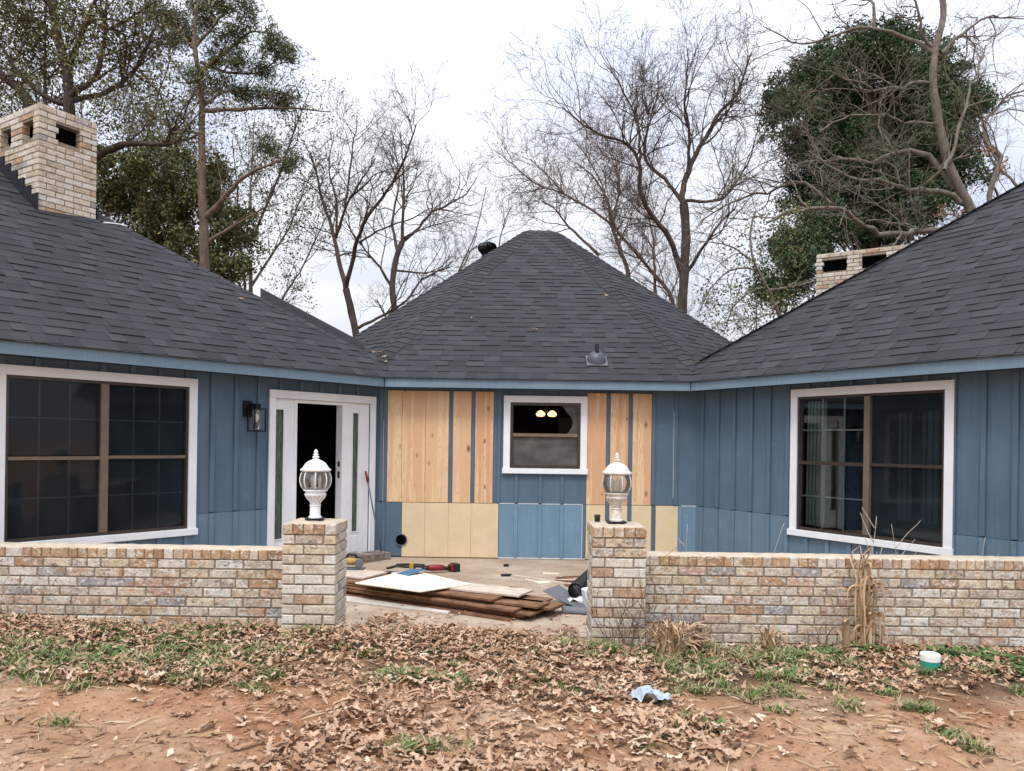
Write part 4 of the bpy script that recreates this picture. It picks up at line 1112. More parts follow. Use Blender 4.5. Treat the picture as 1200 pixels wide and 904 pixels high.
board(1.28, 2.22, 0.05, 0.36, 0.1465, 0.018, 'plank_face', 'pale weathered board lying on the brown stack beside the cream panel', None, 0.07)
board(0.0, 0.55, 0.10, 0.50, 0.1465, 0.016, 'plank_face', 'pale board end on the brown stack close to the brick step', None, 0.05)
quadprism('board', 'grey_board', [(-1.95, 7.22), (-0.53, 6.58), (-0.44, 6.86), (-1.82, 7.46)], 0.0015, 0.017, 'long grey-white board lying on the slab along the front of the stack', 'board', None, 0.002)
PZ = 0.1655
quadprism('cream_panel', 'cream_board', [(-1.42, 7.04), (-0.78, 6.68), (-0.36, 7.07), (-1.02, 7.80)], PZ, PZ + 0.012, 'large cream siding panel lying on top of the brown board stack', 'panel', None, 0.002)
mb = MB(); z = PZ + 0.0125
pb = [(-1.12, 7.55), (-0.98, 7.42), (-0.83, 7.60), (-0.97, 7.66)]
mb.add([(pb[0][0], pb[0][1], z), (pb[1][0], pb[1][1], z + 0.002), (pb[2][0], pb[2][1], z + 0.035), (pb[3][0], pb[3][1], z + 0.03), (pb[0][0], pb[0][1], z + .003), (pb[1][0], pb[1][1], z + 0.005), (pb[2][0], pb[2][1], z + 0.038), (pb[3][0], pb[3][1], z + 0.033)], [(0, 3, 2, 1), (4, 5, 6, 7), (0, 1, 5, 4), (1, 2, 6, 5), (2, 3, 7, 6), (3, 0, 4, 7)])
tag(mb.build('offcut', 'blue_paper'), 'small curled dark blue offcut on the cream panel', 'offcut')

# cordless drill, red and black
dr = empty('cordless_drill', (-0.82, 8.68, 0.0), 'red and black cordless drill lying on the slab', 'drill')
mb = MB(); mb.tube([(-0.93, 8.66, 0.055), (-0.90, 8.66, 0.056), (-0.80, 8.68, 0.056), (-0.75, 8.69, 0.054)], [0.028, 0.036, 0.036, 0.03], 12); mb.build('motor_housing', 'red', dr, None, True)
mb = MB(); mb.tube([(-1.0, 8.65, 0.05), (-0.96, 8.655, 0.052), (-0.93, 8.66, 0.054)], [0.014, 0.026, 0.03], 12); mb.build('chuck', 'black', dr, None, True)
mb = MB(); mb.tube([(-0.80, 8.68, 0.05), (-0.74, 8.72, 0.042), (-0.67, 8.76, 0.038)], [0.026, 0.024, 0.026], 10); mb.build('grip', 'black', dr, None, True)
mb = MB(); mb.box((-0.63, 8.78, 0.046), (0.075, 0.12, 0.092), ((.87, .5, 0), (-.5, .87, 0), (0, 0, 1))); mb.build('battery', 'black', dr, None, False, 0.006)
mb = MB(); mb.box((-0.678, 8.755, 0.046), (0.03, 0.10, 0.07), ((.87, .5, 0), (-.5, .87, 0), (0, 0, 1))); mb.build('battery_clip', 'red', dr, None, False, 0.004)
# yellow tape measure with a black hose of tools
tm = empty('tape_measure', (-1.13, 8.80, 0.0), 'yellow tape measure standing beside the drill', 'tape measure')
mb = MB(); mb.box((-1.13, 8.80, 0.045), (0.05, 0.035, 0.09)); mb.build('case', 'yellow', tm, None, False, 0.01)
mb = MB(); mb.box((-1.095, 8.80, 0.03), (0.02, 0.03, 0.06)); mb.build('grip', 'black', tm, None, False, 0.005)
cb = MB(); cb.tube([(-1.42, 8.85, 0.014), (-1.33, 9.0, 0.02), (-1.2, 8.95, 0.014), (-1.1, 9.02, 0.016), (-0.98, 8.95, 0.014), (-1.02, 9.1, 0.014), (-1.2, 9.15, 0.014), (-1.35, 9.1, 0.014)], 0.014, 6)
tag(cb.build('cable', 'black', None, None, True), 'loose black power cable on the slab behind the tape measure', 'cable')
pl = empty('pliers', (-1.33, 8.55, 0.0), 'dark hand pliers lying next to the white masking roll', 'pliers')
for sg in (-1, 1):
    mb = MB(); mb.tube([(-1.42, 8.52 + sg * .03, 0.014), (-1.34, 8.545 + sg * .035, 0.016), (-1.27, 8.56, 0.016), (-1.22, 8.57 - sg * .012, 0.013)], [0.011, 0.012, 0.012, 0.006], 8); mb.build('handle', 'black', pl, None, True)
mr = MB(); mr.lathe([(0.03, 0.0), (0.065, 0.0), (0.068, 0.03), (0.065, 0.055), (0.03, 0.055)], 20, (-1.22, 8.30, 0.0)); tag(mr.build('masking_roll', 'white_plastic', None, (-1.22, 8.30, 0), True), 'roll of white masking film behind the cream panel', 'roll')
# circular saw: yellow body, white disc
sw = empty('circular_saw', (-1.62, 7.86, 0.163), 'yellow power saw with a pale guard resting on the board stack', 'saw')
mb = MB(); mb.box((-1.62, 7.86, 0.170), (0.26, 0.12, 0.012)); mb.build('shoe', 'grey_metal', sw)
mb = MB(); mb.tube([(-1.72, 7.88, 0.235), (-1.66, 7.88, 0.240), (-1.56, 7.88, 0.235)], [0.024, 0.038, 0.034], 12); mb.build('motor_housing', 'yellow', sw, None, True)
mb = MB(); mb.tube([(-1.54, 7.80, 0.230), (-1.54, 7.835, 0.230)], 0.045, 20); mb.build('blade_guard', 'grey_metal', sw, None, False, 0.006)
mb = MB(); mb.tube([(-1.70, 7.9, 0.270), (-1.66, 7.9, 0.310), (-1.60, 7.9, 0.305), (-1.57, 7.9, 0.265)], 0.014, 8); mb.build('handle', 'black', sw, None, True)
# brick step below the door
stp = empty('brick_step', tuple(W('L', 0.35, 0.2, 0.0)), 'small brick doorstep below the entrance', 'step')
mb = MB(); wb(mb, 'L', 0.02, 0.55, 0.06, 0.30, 0.0, 0.085); mb.build('mortar_core', 'mortar', stp)
for i in range(6):
    a = 0.02 + 0.0883 * i; wbox('brick', 'brick_dark', stp, 'L', a + 0.003, a + 0.083, 0.055, 0.305, 0.02, 0.093, 0.004)
# red-tipped pole leaning on the door frame
pole = empty('pole', tuple(W('L', 0.12, 0.30, 0.094)), 'thin pole with a red grip leaning on the right door jamb', 'pole')
mb = MB(); p0 = W('L', 0.10, 0.22, 0.094); p1 = W('L', 0.235, 0.058, 1.10); p2 = p0 + (p1 - p0) * 0.87
mb.tube([p0, p2], 0.009, 8); mb.build('shaft', 'grey_metal', pole, None, True)
mb = MB(); mb.tube([p2, p1], [0.016, 0.014], 8); mb.build('grip', 'red', pole, None, True)
# scraps near the right pillar
def stick(p, q, w, th, mat, label, cat='stick', name='wood_strip'):
    p = np.array(p, float); q = np.array(q, float); d = q - p; L = np.linalg.norm(d); d /= L; n = np.cross(UZ, d); n /= np.linalg.norm(n); u = np.cross(d, n)
    mb = MB(); mb.box((p + q) / 2, (L, w, th), (d, n, u)); return tag(mb.build(name, mat), label, cat)
stick((0.02, 8.48, 0.012), (0.72, 7.92, 0.012), 0.045, 0.022, 'plank_face', 'long pale wood strip on the open slab')
stick((-0.10, 8.50, 0.012), (0.02, 8.52, 0.012), 0.05, 0.022, 'flash', 'short dark block at the end of the long wood strip', 'block', 'wood_block')
stick((0.28, 8.1, 0.008), (0.42, 8.16, 0.008), 0.1, 0.012, 'cream_board', 'small cream offcut next to the long wood strip', 'offcut', 'offcut')
tag(MB().box((-0.05, 9.18, 0.015), (0.06, 0.05, 0.03), ((.9, .4, 0), (-.4, .9, 0), (0, 0, 1))).build('stone', 'flash', None, None, False, 0.01), 'small dark lump alone on the slab below the square window', 'stone')
for i in range(9):
    a = random.uniform(-.5, .6); x, y = random.uniform(0.45, 0.95), random.uniform(7.9, 8.5); l = random.uniform(.12, .3)
    o = stick((x, y, 0.008 + 0.005 * (i % 3)), (x + l * math.cos(a), y + l * math.sin(a), 0.008 + 0.006 * (i % 2)), 0.025, 0.014, 'plank_old', 'broken brown wood splinter in the litter behind the black pipe', 'splinter', 'splinter'); o['group'] = 'wood splinters on the slab'
r_ = random.Random(77)
for i in range(16):
    a = r_.uniform(-.9, .5); x, y = r_.uniform(-0.5, 0.55), r_.uniform(6.55, 8.9); l = r_.uniform(.05, .22)
    if x < 0.35 and 6.5 < y + .56 * (x + .5) < 7.65: continue
    o = stick((x, y, 0.006), (x + l * math.cos(a), y + l * math.sin(a), 0.006), r_.uniform(.012, .035), 0.010, r_.choice(('plank_face', 'cream_board', 'plank_old')), 'small wood scrap lying loose on the concrete slab', 'scrap', 'wood_scrap'); o['group'] = 'loose wood scraps on the slab'
for i, (x, y, l, a, m_) in enumerate(((-1.55, 8.25, .5, -.35, 'plank_old'), (-1.2, 8.02, .45, .2, 'plank_face'), (-0.55, 7.75, .35, -.6, 'plank_old'))):
    stick((x, y, 0.010), (x + l * math.cos(a), y + l * math.sin(a), 0.010), .05, .018, m_, ('dark lath between the saw and the white masking roll', 'pale lath lying behind the cream panel', 'short dark lath behind the pale weathered board')[i], 'lath', 'lath')
# corrugated black pipe
bp = empty('drain_pipe', (0.72, 7.2, 0.0), 'piece of black corrugated drain pipe behind the vine-covered pillar', 'pipe')
ax0 = np.array([0.60, 7.02, 0.13]); ax1 = np.array([0.80, 7.45, 0.20]); n = 26
pts = [ax0 + (ax1 - ax0) * i / n for i in range(n + 1)]
mb = MB(); mb.tube(pts, [0.075 + 0.006 * (i % 2) for i in range(n + 1)], 18, False); mb.build('shell', 'black', bp, None, True)
mb = MB(); mb.tube([ax0 + (ax1 - ax0) * .02, ax1], 0.068, 18, True); mb.build('bore', 'flash', bp, None, True)
# crumpled white sheet, gutter length and bent grey flashing
mb = MB(); r_ = random.Random(3); G = 9
vs = []
for j in range(G):
    for i in range(G):
        x = 0.50 + 0.34 * i / (G - 1); y = 6.92 + 0.30 * j / (G - 1)
        vs.append((x + r_.uniform(-.02, .02), y + r_.uniform(-.02, .02), 0.01 + 0.15 * abs(math.sin(i * 0.9 + j * 0.5)) * (0.3 + 0.7 * i / G) + r_.uniform(0, .02)))
mb.add(vs, [(j * G + i, j * G + i + 1, (j + 1) * G + i + 1, (j + 1) * G + i) for j in range(G - 1) for i in range(G - 1)])
tag(mb.build('plastic_sheet', 'white_plastic'), 'crumpled white plastic sheet in the scrap behind the vine-covered pillar', 'sheet')
tag(MB().box((0.74, 6.88, 0.10), (0.16, 0.10, 0.19), ((.95, .25, .15), (-.26, .96, 0), (-.15, -.04, .98))).build('foam_block', 'white_plastic', None, None, False, 0.006), 'white foam block propped against the scrap pile', 'block')
mb = MB(); m = 14; vs = []
for i in range(m + 1):
    t = i / m; x = 0.30 + 0.50 * t; y = 7.05 - 0.52 * t + 0.05 * math.sin(t * 3); z = 0.012 + 0.11 * (1 - t) ** 2.2
    for w in (0, 1): vs.append((x + w * 0.16, y + w * 0.20, z + w * (0.02 * (1 - t))))
vs2 = [(a, b, c + 0.004) for a, b, c in vs]
mb.add(vs, [(i * 2, i * 2 + 1, i * 2 + 3, i * 2 + 2) for i in range(m)]); mb.add(vs2, [(i * 2, i * 2 + 2, i * 2 + 3, i * 2 + 1) for i in range(m)])
tag(mb.build('flashing_strip', 'grey_metal'), 'bent strip of grey sheet metal curling up beside the board stack', 'sheet metal')
mb = MB(); m = 10; vs = []
for i in range(m + 1):
    a = math.pi * i / m
    for x, y in ((0.46, 6.72), (0.86, 6.64)): vs.append((x, y - 0.05 * math.cos(a), 0.075 - 0.005 - 0.05 * math.sin(a) * -1 - 0.06))
mb.add(vs, [(i * 2, i * 2 + 1, i * 2 + 3, i * 2 + 2) for i in range(m)])
tag(mb.build('gutter', 'grey_metal', None, None, True), 'short grey half-round gutter length lying face down', 'gutter')

# ------------------------------------------------------------------ things in the yard
px, py = 2.665, 4.86; pz = float(gz(px, py)) - 0.006
tub = empty('paint_tub', (px, py, pz), 'small teal paint tub with a white lid in the leaves', 'tub')
mb = MB(); mb.lathe([(0.052, 0), (0.055, 0.004), (0.057, 0.058), (0.056, 0.062)], 28, (px, py, pz)); mb.build('body', 'teal', tub, None, False)
mb = MB(); mb.lathe([(0.059, 0.060), (0.060, 0.064), (0.060, 0.098), (0.055, 0.106), (0.050, 0.106), (0.048, 0.102)], 28, (px, py, pz)); mb.build('lid', 'white_plastic', tub, None, False)
mb = MB(); r_ = random.Random(8); G = 14; vs = []
for j in range(G):
    for i in range(G):
        u, v = i / (G - 1), j / (G - 1)
        x = 0.745 + (u - .5) * 0.17 + 0.02 * math.sin(v * 5 + 1) + r_.uniform(-.007, .007); y = 4.05 + (v - .5) * 0.13 + 0.02 * math.sin(u * 6) + r_.uniform(-.006, .006)
        fold = abs(math.sin(u * 4.2 + v * 2.1 + .4)) * .026 + abs(math.sin(v * 6.5 - u * 3)) * .018 + r_.uniform(0, .009)
        vs.append((x, y, float(gz(x, y)) + 0.012 + fold * (1.3 if .15 < u < .95 else .4)))
mb.add(vs, [(j * G + i, j * G + i + 1, (j + 1) * G + i + 1, (j + 1) * G + i) for j in range(G - 1) for i in range(G - 1)])
tag(mb.build('rag', 'rag', None, None, False), 'crumpled pale blue rag lying on the dead leaves', 'rag')
# tan stalk stumps
def stump(x, y, h, r, lean, label):
    z = float(gz(x, y)) - 0.02; s = empty('stalk_stump', (x, y, z), label, 'stump')
    p = [np.array([x, y, z]) + np.array([lean * t * h, 0, t * h]) for t in (0, .3, .7, 1)]
    mb = MB(); mb.tube(p, [r * .8, r, r * .95, r * .9], 10); mb.build('stalk', 'dry', s, None, True)
    for k in range(3):
        a = k * 2.1; mb = MB(); q = [p[1 + (k > 1)] + np.array([math.cos(a) * r * t * 2.2, math.sin(a) * r * t * 2.2 - .01, h * (.55 * t - .25 * t * t)]) for t in np.linspace(0.2, 1.5, 6)]
        vs = []; 
        for i, c in enumerate(q): w = 0.03 * (1 - i / 6.5); vs += [c + np.array([-w, 0, 0]), c + np.array([w, 0, 0.006])]
        mb.add(vs, [(i * 2, i * 2 + 1, i * 2 + 3, i * 2 + 2) for i in range(5)]); mb.build('dry_leaf', 'dry', s, None, True)
stump(2.33, 5.30, 0.25, 0.026, -0.05, 'cut tan stalk stump with husk leaves at the wall foot')
stump(2.40, 5.34, 0.30, 0.018, 0.5, 'leaning cut tan stalk next to the stump with husk leaves')

def ribbons(name, cx, cy, n, hmin, hmax, spread, width, mat, label, cat, group=None, droop=1.0, seed=1, lean=(0, 0)):
    """a clump of dry arching ribbon leaves and stalks"""
    r = random.Random(seed); V = []; F = []; z0 = float(gz(cx, cy)) - 0.01
    for _ in range(n):
        a = r.uniform(0, 6.283); h = r.uniform(hmin, hmax); sp = r.uniform(.2, 1) * spread; w = width * r.uniform(.5, 1.2)
        bx, by = cx + r.uniform(-.4, .4) * spread * .5, cy + r.uniform(-.3, .3) * spread * .5
        dx, dy = math.cos(a), math.sin(a) * .6; tw = r.uniform(-2, 2); k = len(V); m = 9
        for i in range(m + 1):
            t = i / m; rise = h * (t * 1.6 - droop * t * t * r.uniform(.85, 1.0) * 0.95)
            x = bx + dx * sp * t ** 1.4 + lean[0] * rise; y = by + dy * sp * t ** 1.4 + lean[1] * rise
            ang = a + math.pi / 2 + tw * t; ww = w * (1 - .8 * t) * (1 if i else .6)
            zz = max(z0 + rise, float(gz(x, y)) + 0.004)
            V += [(x - math.cos(ang) * ww, y - math.sin(ang) * ww, zz - ww * .3), (x + math.cos(ang) * ww, y + math.sin(ang) * ww, zz + ww * .3)]
        for i in range(m): F.append((k + i * 2, k + i * 2 + 1, k + i * 2 + 3, k + i * 2 + 2))
    o = mesh_obj(name, fast_mesh(name, np.array(V) - np.array([cx, cy, z0]), np.array(F), mat, True), (cx, cy, z0))
    return tag(o, label, cat, group)
G_ = 'dried plant clumps along the brick wall'
dpz = float(gz(2.47, 5.34)); r_ = random.Random(21); mb = MB()
for k in range(9):          # a bundle of bent-over dry stalks with hanging leaves
    x = 2.47 + r_.uniform(-.06, .06); h = r_.uniform(.42, .74); top_ = np.array([x + r_.uniform(-.07, .07), 5.36 + r_.uniform(-.03, .03), dpz + h]); fl_ = r_.choice((-1, 1))
    pts = [np.array([x, 5.36, dpz]), np.array([x + r_.uniform(-.03, .03), 5.37, dpz + h * .35]), np.array([x + r_.uniform(-.04, .04), 5.36, dpz + h * .7]), top_, top_ + np.array([fl_ * .05, 0, -.04]), top_ + np.array([fl_ * .075, -.01, -.2 * r_.uniform(.6, 1.4)])]
    mb.tube(smooth := np.array(pts), [.0065, .0065, .006, .0055, .005, .003], 6)
    for j in range(4):
        t = r_.uniform(.2, 1); p = pts[0] + (top_ - pts[0]) * t; f2 = r_.choice((-1, 1)); L_ = r_.uniform(.15, .42); vs = []; w = r_.uniform(.006, .02); sp_ = r_.uniform(.0, .16)
        for i in range(8):
            u = i / 7; q = p + np.array([f2 * sp_ * math.sin(u * 2.2), -.03 * u - .01, .05 * math.sin(u * 3.1) - L_ * u * u]); q[2] = max(q[2], dpz + .01); tw = u * 2.5 + k; ww = w * (1 - .75 * u)
            vs += [q + np.array([-math.cos(tw) * ww, -math.sin(tw) * ww, 0]), q + np.array([math.cos(tw) * ww, math.sin(tw) * ww, .004])]
        mb.add(vs, [(i * 2, i * 2 + 1, i * 2 + 3, i * 2 + 2) for i in range(7)])
tag(mb.build('dry_plant', 'dry', None, (2.47, 5.36, dpz), True), 'tall bundle of bent dry stalks with hanging leaves against the brick wall', 'dead plant', G_)
ribbons('dry_plant', 1.05, 5.02, 100, 0.14, 0.44, 0.30, 0.013, 'dry', 'arching dry corn-like leaves below the vine-covered pillar corner', 'dead plant', G_, 1.25, 4)
ribbons('dry_plant', 1.26, 5.22, 80, 0.12, 0.40, 0.26, 0.006, 'vine', 'dark tangled dead stems beside the arching dry leaves', 'dead plant', G_, 1.2, 5)
ribbons('dry_plant', 1.78, 5.25, 46, 0.12, 0.34, 0.16, 0.015, 'dry', 'small curled tan dead plant halfway to the stump', 'dead plant', G_, 1.3, 6)
ribbons('dry_plant', 2.15, 5.30, 22, 0.10, 0.30, 0.25, 0.004, 'vine', 'thin dark stems spreading beside the cut stumps', 'dead plant', G_, 1.0, 7)
def twigs(name, paths, rad, mat, label, cat, n=5, origin=None):
    mb = MB()
    for p in paths: mb.tube(p, np.linspace(rad, rad * .45, len(p)), n)
    return tag(mb.build(name, mat, None, origin, True), label, cat)
def wander(p, d, L, m, amp, r, up=0.0):
    p = np.array(p, float); d = np.array(d, float); d /= np.linalg.norm(d); out = [p.copy()]
    for i in range(m):
        d = d + np.array([r.uniform(-amp, amp), r.uniform(-amp, amp) * .4, r.uniform(-amp, amp) + up]); d /= np.linalg.norm(d); p = p + d * L / m; out.append(p.copy())
    return out
r_ = random.Random(12); P = []
for i in range(26):
    x = r_.uniform(0.66, 1.02); p = wander((x, 5.18 - r_.uniform(0, .05), float(gz(x, 5.15))), (r_.uniform(-.5, .5), -.03, 1), r_.uniform(.25, .62), 8, .28, r_); P.append([np.array([a[0], min(a[1], 5.185), a[2]]) for a in p])
    if i % 2 == 0: P.append([np.array([a[0], min(a[1], 5.185), a[2]]) for a in wander(P[-1][4], (r_.uniform(-1, 1), -.03, .4), .22, 5, .3, r_)])
p = wander((0.93, 5.17, 0.62), (1, 0, .65), .34, 8, .12, r_); P.append([np.array([a[0], 5.17, a[2]]) for a in p])
twigs('vine', P, 0.0028, 'vine', 'bare reddish vine twigs climbing the brick pillar under the weathered lantern', 'vine')
P = []
for i in range(7): P.append(wander((-3.62 + r_.uniform(-.1, .15), 5.36, float(gz(-3.6, 5.36))), (r_.uniform(-.6, .9), -.05, 1), r_.uniform(.3, .6), 9, .22, r_))
P = [[np.array([a[0], min(a[1], 5.43), a[2]]) for a in p] for p in P]
twigs('dry_weed', P, 0.003, 'pale_stem', 'thin pale curved stems in front of the brick wall under the dark window', 'stem')
for (x, y, zt, k, lab) in ((1.30, 5.9, 0.92, 4, 'thin white dead weed behind the wall near the cream panel'), (2.72, 5.95, 1.05, 6, 'branching bare stem behind the wall in front of the opposite window'), (3.02, 5.95, 0.95, 4, 'short bare stem behind the wall below the window corner'), (1.86, 5.9, 0.95, 2, 'single thin dry weed behind the wall left of the opposite window'), (3.62, 5.95, .86, 2, 'small thin grass stem behind the wall right of the opposite window')):
    P = [wander((x, y, -0.06), (r_.uniform(-.1, .1), 0, 1), zt * r_.uniform(.9, 1.0) + .06, 10, .07, r_)]
    for i in range(k): P.append(wander(P[0][5 + i % 5], (r_.choice((-1, 1)) * r_.uniform(.4, .9), 0, .9), r_.uniform(.12, .3), 6, .15, r_, .05))
    twigs('dry_weed', P, 0.004 if k > 4 else 0.003, 'pale_stem', lab, 'stem')

# ------------------------------------------------------------------ fallen leaves
def leaf_template(curl, cup, seed):
    r = random.Random(seed)
    t = np.array([0, .06, .18, .27, .40, .50, .62, .72, .84, .93, 1.0]); w = np.array([.012, .05, .20, .09, .30, .13, .33, .13, .22, .10, .0])
    w = w * np.array([r.uniform(.8, 1.2) for _ in t]); V = []
    for ti, wi in zip(t, w):
        bend = curl * (ti - .4) ** 2 + 0.06 * math.sin(ti * 7 + seed)
        for s in (-1, 0, 1): V.append((s * wi * .62 * (1 - .2 * abs(cup)), ti - .5, bend + cup * abs(s) * wi * 1.2 + (r.uniform(-.05, .05) if s else 0)))
    V = np.array(V); V[:, 2] -= V[:, 2].min(); F = []
    for i in range(len(t) - 1):
        for c in (0, 1): a = i * 3 + c; F.append((a, a + 1, a + 4, a + 3))
    return V, np.array(F)
LT = [leaf_template(c, u, s) for c, u, s in ((.3, .25, 1), (-.35, -.25, 2), (.6, .45, 3), (.1, .15, 4), (.8, -.2, 5), (-.5, .5, 6), (.2, -.5, 7), (0.0, .1, 8))]
def nz(x, y, s):      # soft value noise from sines
    return (np.sin(x * 2.1 * s + 1.3) + np.sin(y * 2.7 * s + 0.5) + np.sin((x + y) * 1.9 * s + 2.2) + np.sin((x - 1.3 * y) * 2.3 * s)) / 4
def litter(x, y):
    d = 0.80 + 0.42 * nz(x, y, 1.4) + .2 * nz(x + 3, y - 1, 3.1)
    d = np.where((x < -0.95 + 0.25 * (y - 3.2) + 0.2 * nz(x, y, 2)) & (y < 4.02 + .12 * nz(x, y, 2)), 0.035 + .12 * sstep(-1.6, -1.0, x), d)
    d = np.where((x > 1.0 + 0.25 * nz(x, y, 2)) & (y < 4.42 + 0.25 * nz(x, y, 1.7)), 0.075, d)
    d = d * np.where((x > 0.9) & (y > 4.1), 0.62, 1)
    d = d * (1 - 0.72 * np.exp(-((x - 0.12) / .42) ** 2 - ((y - 3.62) / .22) ** 2)) * (1 - 0.6 * np.exp(-((x - 0.6) / .4) ** 2 - ((y - 3.3) / .2) ** 2))
    d = d * (1 - 0.62 * np.exp(-((x + 2.25) / .75) ** 2 - ((y - 4.5) / .36) ** 2))
    ed = 6.45 - 1.0 * np.exp(-((x + 0.15) / .55) ** 2) - .1 * sstep(0, .5, x)
    d = d * (1 - 0.93 * sstep(ed - .2, ed + .25, y + .3 * nz(x, y, 1.6))) * (1 - sstep(6.6, 7.1, y))
    d = np.where((y > 5.18) & ((x < -1.16) | (x > 0.53)), 0.0, d) + np.where((y > 5.18) & (y < 5.43) & ((x < -1.57) | (x > 0.95)), .9, 0.0)
    return np.clip(d, 0, 1)
N = 30000
X = rng.uniform(-4.3, 4.3, N); Y = rng.uniform(2.75, 7.0, N)
keep = rng.uniform(0, 1, N) < litter(X, Y)
X, Y = X[keep], Y[keep]; N = len(X)
size = rng.uniform(0.04, 0.095, N) * (1 + .12 * (4.2 - np.clip(Y, 3, 5.4))) * np.where(rng.uniform(0, 1, N) < .15, 1.35, 1.0) 
size = np.where((X > 2.3) & (Y > 4.6), size * 1.25, size)
base = np.where((Y > 5.85), np.maximum(gz(X, Y), 0.0), gz(X, Y))
keep2 = np.hypot(X - 2.665, (Y - 4.72) * .8) > 0.14
X, Y, size, base = X[keep2], Y[keep2], size[keep2], base[keep2]; keep3 = np.hypot(X - .75, Y - 4.0) > .1
X, Y, size, base = X[keep3], Y[keep3], size[keep3], base[keep3]; N = len(X)
dens = litter(X, Y)
Zl = base + 0.004 + rng.uniform(0, 0.042, N) * dens
rzv = rng.uniform(0, 6.283, N); tilt = np.abs(rng.normal(0, 0.2, N)) * (0.4 + dens); ta = rng.uniform(0, 6.283, N)
kind = rng.integers(0, len(LT), N)
def rotz(a): c, s = np.cos(a), np.sin(a); o = np.zeros((len(a), 3, 3)); o[:, 0, 0] = c; o[:, 0, 1] = -s; o[:, 1, 0] = s; o[:, 1, 1] = c; o[:, 2, 2] = 1; return o
def rotx(a): c, s = np.cos(a), np.sin(a); o = np.zeros((len(a), 3, 3)); o[:, 1, 1] = c; o[:, 1, 2] = -s; o[:, 2, 1] = s; o[:, 2, 2] = c; o[:, 0, 0] = 1; return o
RM = rotz(ta) @ rotx(tilt) @ rotz(rzv)
order = np.argsort(Y + rng.uniform(0, .4, N) - size * 6); infr = (np.abs(X / Y) < 0.66) & (Y > 3.15)
near = [i for i in order if infr[i]][:300]; near_set = set(near)
LMESH = [fast_mesh('fallen_leaf', v, f, 'leaf', True) for v, f in LT]
for i in near:
    o = bpy.data.objects.new('fallen_leaf', LMESH[kind[i]]); col.objects.link(o); o.parent = ground
    m = Matrix([list(map(float, r)) for r in RM[i] * size[i]]).to_4x4(); m.translation = (float(X[i]), float(Y[i]), float(Zl[i])); o.matrix_local = m
VV = []; FF = []; k = 0
sel_all = np.array([i not in near_set for i in range(N)])
for t, (v, f) in enumerate(LT):
    idx = np.where((kind == t) & sel_all)[0]
    P = np.einsum('nij,vj->nvi', RM[idx] * size[idx][:, None, None], v) + np.stack([X[idx], Y[idx], Zl[idx]], 1)[:, None, :]
    VV.append(P.reshape(-1, 3)); FF.append((f[None] + (np.arange(len(idx)) * len(v))[:, None, None] + k).reshape(-1, 4)); k += len(idx) * len(v)
lit = mesh_obj('leaf_litter', fast_mesh('leaf_litter', np.concatenate(VV), np.concatenate(FF), 'leaf', True), (0, 0, 0))
tag(lit, 'brown fallen oak leaves carpeting the yard and the courtyard gap', 'leaves', None, 'stuff')

# a few leaves caught on the roof, most in the valley beside the wing
pr = [(-1.62, 9.78), (-1.66, 9.90), (-1.70, 9.98), (-1.74, 10.08), (-1.80, 10.16), (-1.72, 10.02), (-1.85, 10.2), (-2.9, 8.9), (-4.1, 8.4), (-3.3, 9.3), (2.36, 9.9), (2.5, 10.05), (4.4, 8.6), (0.3, 10.6), (1.4, 11.6), (-0.6, 10.9)]
Vr = []; Fr = []; k = 0; r_ = np.random.default_rng(5)
for j, (x, y) in enumerate(pr):
    v, f = LT[j % 8]; c, s_ = math.cos(j * 2.3), math.sin(j * 2.3); sc = r_.uniform(.05, .085); zz = max(inside_roof_z((x, y), 'S'), ZE) + .03
    q = v @ np.array([[c, s_, 0], [-s_, c, 0], [0, 0, 1]]) * sc; q[:, 2] += 0.5 * (q[:, 1]) * (1 if -1.5 < x < 2 else .6)
    Vr.append(q + np.array([x, y, zz])); Fr.append(f + k); k += len(v)
tag(mesh_obj('roof_leaves', fast_mesh('roof_leaves', np.concatenate(Vr), np.concatenate(Fr), 'leaf', True), (0, 0, 0)), 'few dead leaves caught on the roof shingles', 'leaves', None, 'stuff')
# broken bits of leaf matted between the whole ones
n = 30000; x = rng.uniform(-4, 4, n); y = rng.uniform(2.9, 6.9, n); kp = rng.uniform(0, 1, n) < litter(x, y) * .85 + .05; kp &= ~((y > 5.18) & ((x < -1.56) | (x > 0.93)) & (y > 5.43)); x, y = x[kp], y[kp]; n = len(x)
z = np.where(y > 5.85, np.maximum(gz(x, y), 0), gz(x, y)) + rng.uniform(.003, .02, n); sz = rng.uniform(.008, .03, n)
c_ = np.stack([x, y, z], 1); a_ = rng.normal(0, 1, (n, 3)) * np.array([1, 1, .3]); a_ /= np.linalg.norm(a_, axis=1)[:, None]; b_ = np.cross(a_, np.array([0, 0, 1.0]) + rng.normal(0, .35, (n, 3))); b_ /= np.linalg.norm(b_, axis=1)[:, None]
Vb = np.stack([c_ - a_ * sz[:, None], c_ + b_ * (sz * rng.uniform(.3, .8, n))[:, None], c_ + a_ * (sz * rng.uniform(.6, 1, n))[:, None], c_ - b_ * (sz * rng.uniform(.3, .8, n))[:, None]], 1).reshape(-1, 3)
tag(mesh_obj('leaf_fragments', fast_mesh('leaf_fragments', Vb, np.arange(n * 4).reshape(-1, 4), 'leaf'), (0, 0, 0)), 'broken bits of dead leaf matted into the litter', 'leaves', None, 'stuff')
